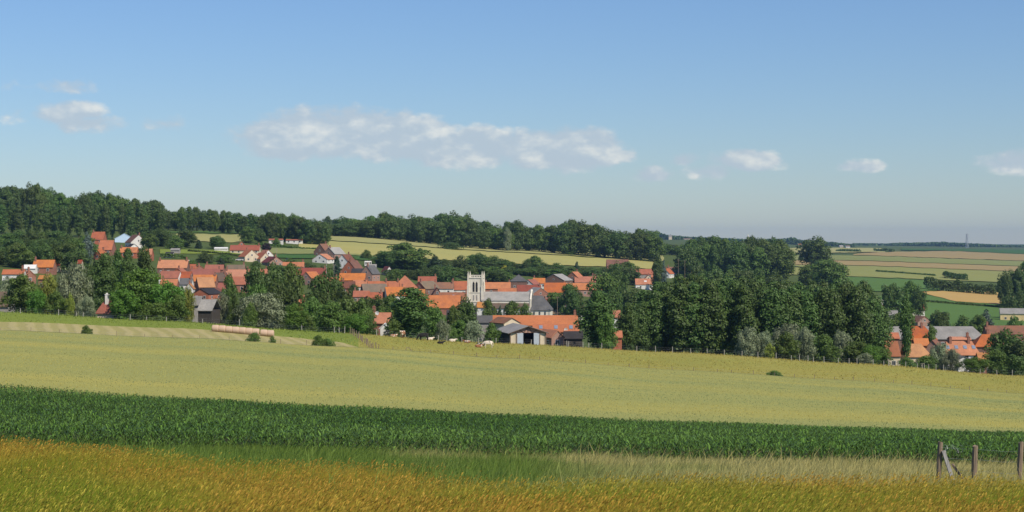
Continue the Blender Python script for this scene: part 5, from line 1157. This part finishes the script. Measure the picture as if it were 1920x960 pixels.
# ------------------------------------------------------------------ cattle
def cowmat(name, c, c2, thr=.5, sc_=1.6):
    m, t, b = new_mat(name); tc = nd(t, 'ShaderNodeTexCoord'); oi = nd(t, 'ShaderNodeObjectInfo'); v = nd(t, 'ShaderNodeVectorMath', operation='ADD'); t.links.new(tc.outputs['Object'], v.inputs[0])
    cx = nd(t, 'ShaderNodeCombineXYZ'); t.links.new(mth(t, 'MULTIPLY', oi.outputs['Random'], 40), cx.inputs[1]); t.links.new(cx.outputs[0], v.inputs[1])
    f = rmp(t, noise(t, v.outputs[0], sc_, 2), thr - .02, thr + .02); t.links.new(mixc(t, f, c, c2), b.inputs['Base Color']); b.inputs['Roughness'].default_value = .8; return m
M['cow_white'] = cowmat('cream_white_hide', (0.62, 0.52, 0.40), (0.68, 0.60, 0.49), .5, 3); M['cow_brown'] = cowmat('brown_and_white_hide', (0.26, 0.115, 0.05), (0.62, 0.52, 0.42), .56); M['cow_black'] = cowmat('black_hide', (0.012, 0.011, 0.010), (0.02, 0.018, 0.016), .5); M['cow_pied'] = cowmat('black_and_white_hide', (0.02, 0.018, 0.016), (0.66, 0.62, 0.56), .5)
def cow(px, d, pose, mat, rz, label, s=1.0):
    x = X(px, d); g = gz1(x, d) + .05; me = bpy.data.meshes.new('cow'); V = []; E = []; Rd = []
    def v(p, r, par=None):
        V.append(p); Rd.append(r if isinstance(r, tuple) else (r, r))
        if par is not None: E.append((par, len(V) - 1))
        return len(V) - 1
    z = 1.02 if pose != 'lie' else .42
    rump = v((-.78, 0, z + .06), (.24, .27)); hip = v((-.55, 0, z + .05), (.30, .34), rump); bel = v((-.1, 0, z - .04), (.34, .38), hip); che = v((.4, 0, z - .02), (.30, .37), bel); sho = v((.65, 0, z + .06), (.24, .32), che)
    if pose == 'graze': nk = v((1.0, .0, z - .22), (.15, .19), sho); hd = v((1.22, 0, z - .60), (.12, .14), nk); mz = v((1.30, 0, z - .88), (.085, .09), hd)
    else: nk = v((.98, .05, z + .26), (.15, .20), sho); hd = v((1.22, .08, z + .36), (.125, .14), nk); mz = v((1.52, .10, z + .22), (.085, .09), hd)
    for sy in (-1, 1):
        er = v((hd and V[hd][0] - .03, V[hd][1] + sy * .17, V[hd][2] + .10), .035, hd); v((V[er][0] - .02, V[er][1] + sy * .12, V[er][2] + .0), .028, er)
        if pose != 'lie':
            k = v((-.62, sy * .20, z - .30), (.15, .17), hip); h_ = v((-.80, sy * .20, z - .56), (.075, .08), k); f_ = v((-.76, sy * .20, .10), .055, h_); v((-.72, sy * .20, .0), .06, f_)
            k = v((.50, sy * .19, z - .34), (.12, .14), che); h_ = v((.52, sy * .19, z - .62), .07, k); f_ = v((.50, sy * .19, .10), .05, h_); v((.53, sy * .19, 0), .058, f_)
        else:
            k = v((-.45, sy * .34, z - .18), (.16, .18), hip); h_ = v((-.10, sy * .46, .12), .07, k); v((.15, sy * .46, .07), .05, h_)
            k = v((.50, sy * .28, z - .24), (.11, .12), che); h_ = v((.78, sy * .30, .10), .065, k); v((.50, sy * .34, .06), .05, h_)
    tl = v((-.98, 0, z + .10), .05, rump); t2 = v((-1.04, .02, z - .25), .03, tl); v((-1.03, .02, max(.08, z - .62)), .045, t2)
    me.from_pydata([tuple(a) for a in V], E, []); o = link('cow', me, loc=(x, d, g), rz=R(rz), mat=M[mat]); s *= .72 if pose == 'lie' else 1; o.scale = (s, s, s)
    md = o.modifiers.new('skin', 'SKIN'); md.use_smooth_shade = True
    for i, sv in enumerate(me.skin_vertices[0].data): sv.radius = Rd[i]; sv.use_root = (i == 2)
    o.modifiers.new('sub', 'SUBSURF').levels = 1; o.modifiers['sub'].render_levels = 2
    return tag(o, label, 'cow', 'cattle grazing on the pasture')
cow(915, 327, 'graze', 'cow_white', 178, 'cream white cow standing left of the open barn'); cow(897, 326, 'lie', 'cow_brown', 10, 'brown and white cow lying beside the standing white cow'); cow(904, 332, 'lie', 'cow_pied', 170, 'black and white cow lying behind the standing white cow')
cow(794, 330, 'graze', 'cow_black', 200, 'black cow grazing below the large dark poplar', 1.08); cow(826, 324, 'lie', 'cow_black', 5, 'black cow lying flat in the grass', .9)
cow(755, 338, 'stand', 'cow_brown', 250, 'brown cow with white belly standing by the poplar foot'); cow(738, 337, 'lie', 'cow_brown', 15, 'tan and white cow lying left of the standing brown cow'); cow(806, 343, 'lie', 'cow_white', 20, 'white cow lying behind the black grazing cow')
cow(848, 343, 'lie', 'cow_white', 10, 'white cow lying near the pasture fence'); cow(876, 341, 'lie', 'cow_brown', 160, 'reddish cow lying by the pasture fence')

# ------------------------------------------------------------------ fences
def post_mesh(name, h, r, mat, square=False):
    mb = MB()
    if square: mb.box(-r, r, -r, r, -.4, h)
    else: mb.bar((0, 0, -.4), (0, 0, h), r, 8, r * .9)
    return mb.mesh(name, M[mat])
def wire(parent, pts, r=.004, name='wire'):
    mb = MB()
    for a, b in zip(pts, pts[1:]): mb.bar(a, b, r, 4)
    mb.build(name, M['metal'], parent)
def fence(name, plist, dist, hgt, r, mat, label, nw=3, lean=.04, square=False, hvar=.15):
    rg = random.Random(int(plist[0])); d = dist(plist[0]) if callable(dist) else dist; x = X(plist[0], d); o0 = Vector((x, d, gz1(x, d)))
    e = empty(name, o0); pm = post_mesh('post', 1.0, r, mat, square); tops = []
    for p in plist:
        d = dist(p) if callable(dist) else dist; x = X(p, d); z = gz1(x, d); o = link('post', pm, e, loc=Vector((x, d, z)) - o0)
        hh = hgt * (1 + rg.uniform(-hvar, hvar)); o.scale = (1, 1, hh); o.rotation_euler = (rg.uniform(-lean, lean), rg.uniform(-lean, lean), rg.random()); tops.append((Vector((x, d - r - .005, z)) - o0, hh))
    for k in range(nw): wire(e, [q + Vector((0, 0, hgt * .86 * (k + 1) / nw)) for q, hh in tops], .006)
    return tag(e, label, 'fence')
edge = lambda p: float(mead_far(p)) - 0.5
fence('pasture_fence', [706, 822, 838, 866, 897, 930, 996, 1063, 1066, 1093, 1104, 1128, 1194, 1229, 1261, 1295, 1326, 1358, 1391, 1421, 1455, 1484, 1499, 1515, 1525, 1545, 1572, 1592, 1607, 1637, 1657, 1666, 1684, 1698, 1720, 1729, 1733, 1741, 1755, 1769, 1804, 1838, 1869, 1898, 1935, 1970], edge, 1.25, .075, 'palepost', 'pale post and wire fence along the trees behind the pasture')
fence('meadow_fence', [-20, 38, 110, 143, 156, 244, 275, 312, 380, 449, 566, 627, 636, 646], lambda p: float(mead_far(p)) + 1.0, 1.15, .07, 'palepost', 'sparse pale post fence behind the left meadow', hvar=.35)
nearf = lambda p: float(wheat_far(p)) + 2.2
fence('wheat_edge_fence', [737, 807, 850, 894, 931, 974, 1012, 1056, 1098, 1140, 1180, 1217, 1260, 1300, 1345, 1371, 1413, 1452, 1490, 1527, 1565, 1600, 1640, 1675, 1710, 1745, 1782, 1818, 1852, 1888, 1925], nearf, 1.15, .05, 'wood', 'thin dark post fence between wheat and pasture')
fence('strip_fence', [1, 58, 111, 219, 271, 323, 375, 430, 480, 526, 575, 620], lambda p: float(wheat_far(p)) + 1.4, 1.2, .035, 'wood', 'thin dark stakes along the mown strip on the left', hvar=.2)
# close-set stakes running downhill between meadow and pasture
stl = [(657 + 2.6 * i + (1 if i % 3 else -1) * .5, 326 - 3.1 * i * .8) for i in range(15)]
fence('stake_fence', [p for p, _ in stl], lambda p: float(np.interp(p, [q for q, _ in stl], [b for _, b in stl])), 1.25, .085, 'wood', 'close-set weathered stake fence running down to the cows', nw=2, lean=.12, hvar=.25)
fence('stake_corner', [697, 700, 706, 709.5], 286.0, 1.35, .08, 'wood', 'short group of leaning stakes at the wheat corner', nw=1, lean=.1)
def hurdle():   # low rail frame by the wheat edge
    d = float(wheat_far(765)) + 3; o = empty('rail_frame', (X(761, d), d, gz1(X(761, d), d)))
    MB().bar((0, 0, -.3), (.05, 0, 1.0), .05).build('post', M['wood'], o); MB().bar((.05, 0, 1.0), (.55, 0, 1.02), .04).build('top_rail', M['wood'], o); MB().bar((.55, 0, 1.02), (1.25, 0, .0), .05).build('sloping_rail', M['wood'], o)
    tag(o, 'small leaning rail frame at the wheat edge before the cows', 'rail')
hurdle()
def near_fence():
    d = 54.0; x0 = X(1760, d); g0 = gz1(x0, d); e = empty('near_fence', (x0, d, g0)); s = d / F
    def rough_post(p, top, base, r, tilt, seed, dd=0):
        rgp = random.Random(seed); h = (base - top) * s + .35; m = MB(); n = 9; k = 7; vs = []; fs = []
        for i in range(k):
            for j in range(n):
                a = 2 * math.pi * j / n; rr = r * (1 - .12 * i / k) * (1 + rgp.uniform(-.09, .09)); vs.append((math.cos(a) * rr + tilt * h * i / (k - 1), math.sin(a) * rr, -.4 + (h + .05) * i / (k - 1) + (rgp.uniform(-.03, .03) if i == k - 1 else 0)))
        for i in range(k - 1):
            for j in range(n): fs.append((i * n + j, i * n + (j + 1) % n, (i + 1) * n + (j + 1) % n, (i + 1) * n + j))
        fs.append(tuple((k - 1) * n + j for j in range(n))); m.add(vs, fs); o = m.build('post', M['wood'], e, False); o.location = (X(p, d + dd) - x0, dd, gz1(X(p, d + dd), d + dd) - g0); return h - .35
    rough_post(1757, 834, 922, .085, .06, 1); rough_post(1824, 840, 922, .095, .045, 2, -.5); rough_post(1908, 840, 930, .085, .06, 3, -1.0); rough_post(1990, 842, 930, .085, .03, 4, -1.4)
    MB().bar((.12, -.10, (918 - 846) * s), (.50, -.25, -.05), .075, 4, .085).build('brace', M['greywood'], e)
    MB().bar((.42, -.05, .78), (.98, .1, .02), .045, 5, .04).build('brace', M['wood'], e)
    top = (922 - 838) * s
    for f_ in (.93, .70, .45):
        pts = [(.07, -.1, top * f_), (.55, -.13, top * f_ - .03), (X(1826, d) - x0, -.62, top * f_), (X(1868, d) - x0, -.85, top * f_ - .04), (X(1910, d) - x0, -1.1, top * f_ + .0), (X(1990, d) - x0, -1.5, top * f_ - .02)]
        wire(e, pts, .0035)
    rgw = random.Random(5); pts = [(.1 + .15 * math.cos(a * 1.3) + .035 * a, -.12 + .1 * math.sin(a), top * .9 + .12 * math.sin(a * 1.7)) for a in np.linspace(0, 16, 46)]
    wire(e, pts, .003, 'wire_coil')
    tag(e, 'weathered wooden fence with braced corner post at the lower right', 'fence')
near_fence()
# lone shrubs standing in the wheat margin
for p, t_, w_, l_ in ((162, 612, 24, 'round green shrub on the mown strip at far left'), (476, 624, 30, 'dark green shrub at the wheat edge below the hay bales'), (511, 632, 18, 'small pale shrub right of the dark wheat-edge shrub'), (597, 631, 32, 'left half of the low spreading shrub at the wheat edge'), (616, 635, 30, 'flat right half of the low spreading shrub')):
    tree('bush', p, t_, float(wheat_far(p)) + 2.2, w_, l_)
tree('bush', 1452, 696, float(wheat_far(1452)) + 8, 36, 'flat dark thistle patch in the pasture right of centre')

# ------------------------------------------------------------------ poles, pylon, far church, caravan
def pole(px, top, d, label, mat='palepost', lamp=True):
    x = X(px, d); g = gz1(x, d); h = Zrow(top, d) - g
    if h < 2: print('POLE', px, h); return
    e = empty('utility_pole', (x, d, g)); MB().bar((0, 0, -.5), (0, 0, h), .13, 8, .09).build('shaft', M[mat], e); MB().box(-.7, .7, -.06, .06, h - .5, h - .38).build('crossarm', M['wood'], e)
    for q in (-.6, 0, .6): MB().bar((q, 0, h - .377), (q, 0, h - .2), .045, 6).build('insulator', M['frame'], e)
    tag(e, label, 'pole')
pole(626, 495, 640, 'pale utility pole in front of the tall conifer'); pole(612, 492, 690, 'thin street pole left of the tall conifer'); pole(1729, 597, 540, 'pale pole before the pink brick gable on the right'); pole(519, 466, 960, 'thin pole among the hillside gardens'); pole(1045, 556, 735, 'pole before the orange roof right of the choir', 'wood'); pole(1284, 488, 1000, 'pole among the far village roofs', 'wood'); pole(1272, 486, 1010, 'second pole among the far village roofs', 'wood')
def pylon():
    d = 4700.0; x = X(1813, d); g = gz1(x, d); h = Zrow(438, d) - g; e = empty('pylon', (x, d, g), .4); b = h * .075; m = MB()
    lv = [0, .18, .34, .48, .60, .70, .80, .88, 1.0]; wd = [b * (1 - t) ** 1.1 + .7 for t in lv]
    for i in range(8):
        z0, z1, a, c = lv[i] * h, lv[i + 1] * h, wd[i], wd[i + 1]; q0 = [(-a, -a), (a, -a), (a, a), (-a, a)]; q1 = [(-c, -c), (c, -c), (c, c), (-c, c)]
        for k in range(4): m.bar((*q0[k], z0), (*q1[k], z1), .34, 4); m.bar((*q0[k], z0), (*q1[(k + 1) % 4], z1), .2, 4); m.bar((*q1[k], z1), (*q1[(k + 1) % 4], z1), .2, 4)
    m.build('lattice_mast', M['metal'], e)
    for zf, ln in ((.70, 7.5), (.82, 9.0), (.92, 6.5)):
        for sd in (-1, 1): MB().bar((0, 0, zf * h), (sd * ln, 0, zf * h + .6), .4, 4, .15).bar((0, 0, zf * h + 2.5), (sd * ln, 0, zf * h + .7), .25, 4, .12).build('crossarm', M['metal'], e)
    tag(e, 'tall lattice pylon on the right horizon', 'pylon')
pylon()
def far_church():
    d = 4200.0; x = X(1402.5, d); g = gz1(x, d); s = d / F; e = empty('distant_church', (x, d, g)); H = Zrow(447, d) - g; T = Zrow(438.5, d) - g
    MB().box(-2.6, 2.6, -2.6, 2.6, -1, H).build('tower', M['stone'], e); MB().bar((0, 0, H), (0, 0, T), 3.2, 8, .1).build('spire', M['stone'], e)
    n0 = Zrow(451.5, d) - g; n1 = Zrow(449, d) - g; MB().box(2.7, 24, -4, 4, -1, max(n0, 2)).build('nave_wall', M['stone'], e); o = link('nave_roof', roof_mesh(21, 8, max(n0, 2), max(n1 - n0, 2), .3, .2, 0, 0, 'nave_roof', M['whiteroof']), e, loc=(13.5, 0, 0))
    tag(e, 'tiny pale church with pointed spire on the horizon', 'church')
far_church()
def caravan():
    d = depth_of(690, 500, 600, 1200); x = X(690, d); g = gz1(x, d); e = empty('caravan', (x, d, g), R(8)); s = d / F; L = 13 * s; H = Zrow(489, d) - g
    H = min(max(H, 2.0), 3.2); m = MB(); m.prism([(-1.0, .45), (1.0, .45), (1.05, .9), (1.05, H - .3), (.8, H), (-.8, H), (-1.05, H - .3), (-1.05, .9)], -L/2, L/2); m.build('body', M['white'], e)
    for a in (-L * .3, 0, L * .3): MB().box(a - .35, a + .35, -1.09, -1.04, 1.2, H - .6).build('window', M['glass'], e)
    for sd in (-1, 1): MB().bar((0, sd * .7, .34), (0, sd * .98, .34), .34, 14).build('wheel', M['dark'], e)
    tag(e, 'white caravan parked behind the pink brick gable', 'caravan')
caravan()
def parked_car(px, row, lo, hi, mat, label, rz):
    d = depth_of(px, row, lo, hi); x = X(px, d); e = empty('parked_car', (x, d, gz1(x, d) + .3), R(rz))
    MB().prism([(-.82, .25), (.82, .25), (.86, .55), (.84, .82), (-.84, .82), (-.86, .55)], -2.0, 2.0).build('body', M[mat], e); MB().add([(-1.5, -.78, .823), (1.1, -.78, .823), (1.1, .78, .823), (-1.5, .78, .823), (-1.1, -.62, 1.38), (.45, -.62, 1.38), (.45, .62, 1.38), (-1.1, .62, 1.38)], [(0, 1, 5, 4), (1, 2, 6, 5), (2, 3, 7, 6), (3, 0, 4, 7), (4, 5, 6, 7)]).build('cabin', M['glass'], e)
    MB().box(-1.1, .45, -.64, .64, 1.383, 1.43).build('car_roof', M[mat], e)
    for a in (-1.25, 1.25):
        for sd in (-1, 1): MB().bar((a, sd * .68, .3), (a, sd * .88, .3), .31, 14).build('wheel', M['dark'], e)
    tag(e, label, 'car')
parked_car(431, 489, 700, 1100, 'white', 'white car parked in the gardens left of the cream gables', 10); parked_car(449, 490, 700, 1100, 'white', 'white van-like car parked nearest the cream gable', -5); parked_car(541, 491, 700, 1100, 'metal', 'grey car parked right of the brick-gabled house', 20)
def dish(px, row, d, label):
    x = X(px, d); e = empty('satellite_dish', (x, d, Zrow(row, d))); m = MB(); n = 16; vs = [(0, .12, 0)] + [(math.cos(2 * math.pi * k / n) * .45, 0, math.sin(2 * math.pi * k / n) * .45) for k in range(n)]
    m.add(vs, [(0, k + 1, (k + 1) % n + 1) for k in range(n)]); m.build('reflector', M['frame'], e); MB().bar((0, .1, 0), (0, .25, -.8), .04).build('mast', M['metal'], e); MB().bar((0, .1, -.1), (0, -.4, -.15), .02).build('feed_arm', M['metal'], e); tag(e, label, 'satellite dish')
dish(707, 587, 400.6, 'white satellite dish on the near orange roof'); dish(1061, 618, 436, 'white satellite dish on the lower salmon roof')

# ------------------------------------------------------------------ haze
def haze():
    zmin = -60.0; zmax = CAMZ + 95
    o = MB().box(-7500, 7500, -60, 11500, zmin, zmax).build('haze', None)
    m = bpy.data.materials.new('haze_air'); m.use_nodes = True; t = m.node_tree; t.nodes.clear(); out = nd(t, 'ShaderNodeOutputMaterial'); v = nd(t, 'ShaderNodeVolumePrincipled')
    v.inputs['Color'].default_value = (0.42, 0.66, 1.0, 1); v.inputs['Density'].default_value = HAZE; v.inputs['Anisotropy'].default_value = 0.3; t.links.new(v.outputs[0], out.inputs['Volume']); o.data.materials.append(m); tag(o, kind='stuff')
HAZE = 5.5e-5
haze()
print('houses', nhouse, 'trees', tcount)
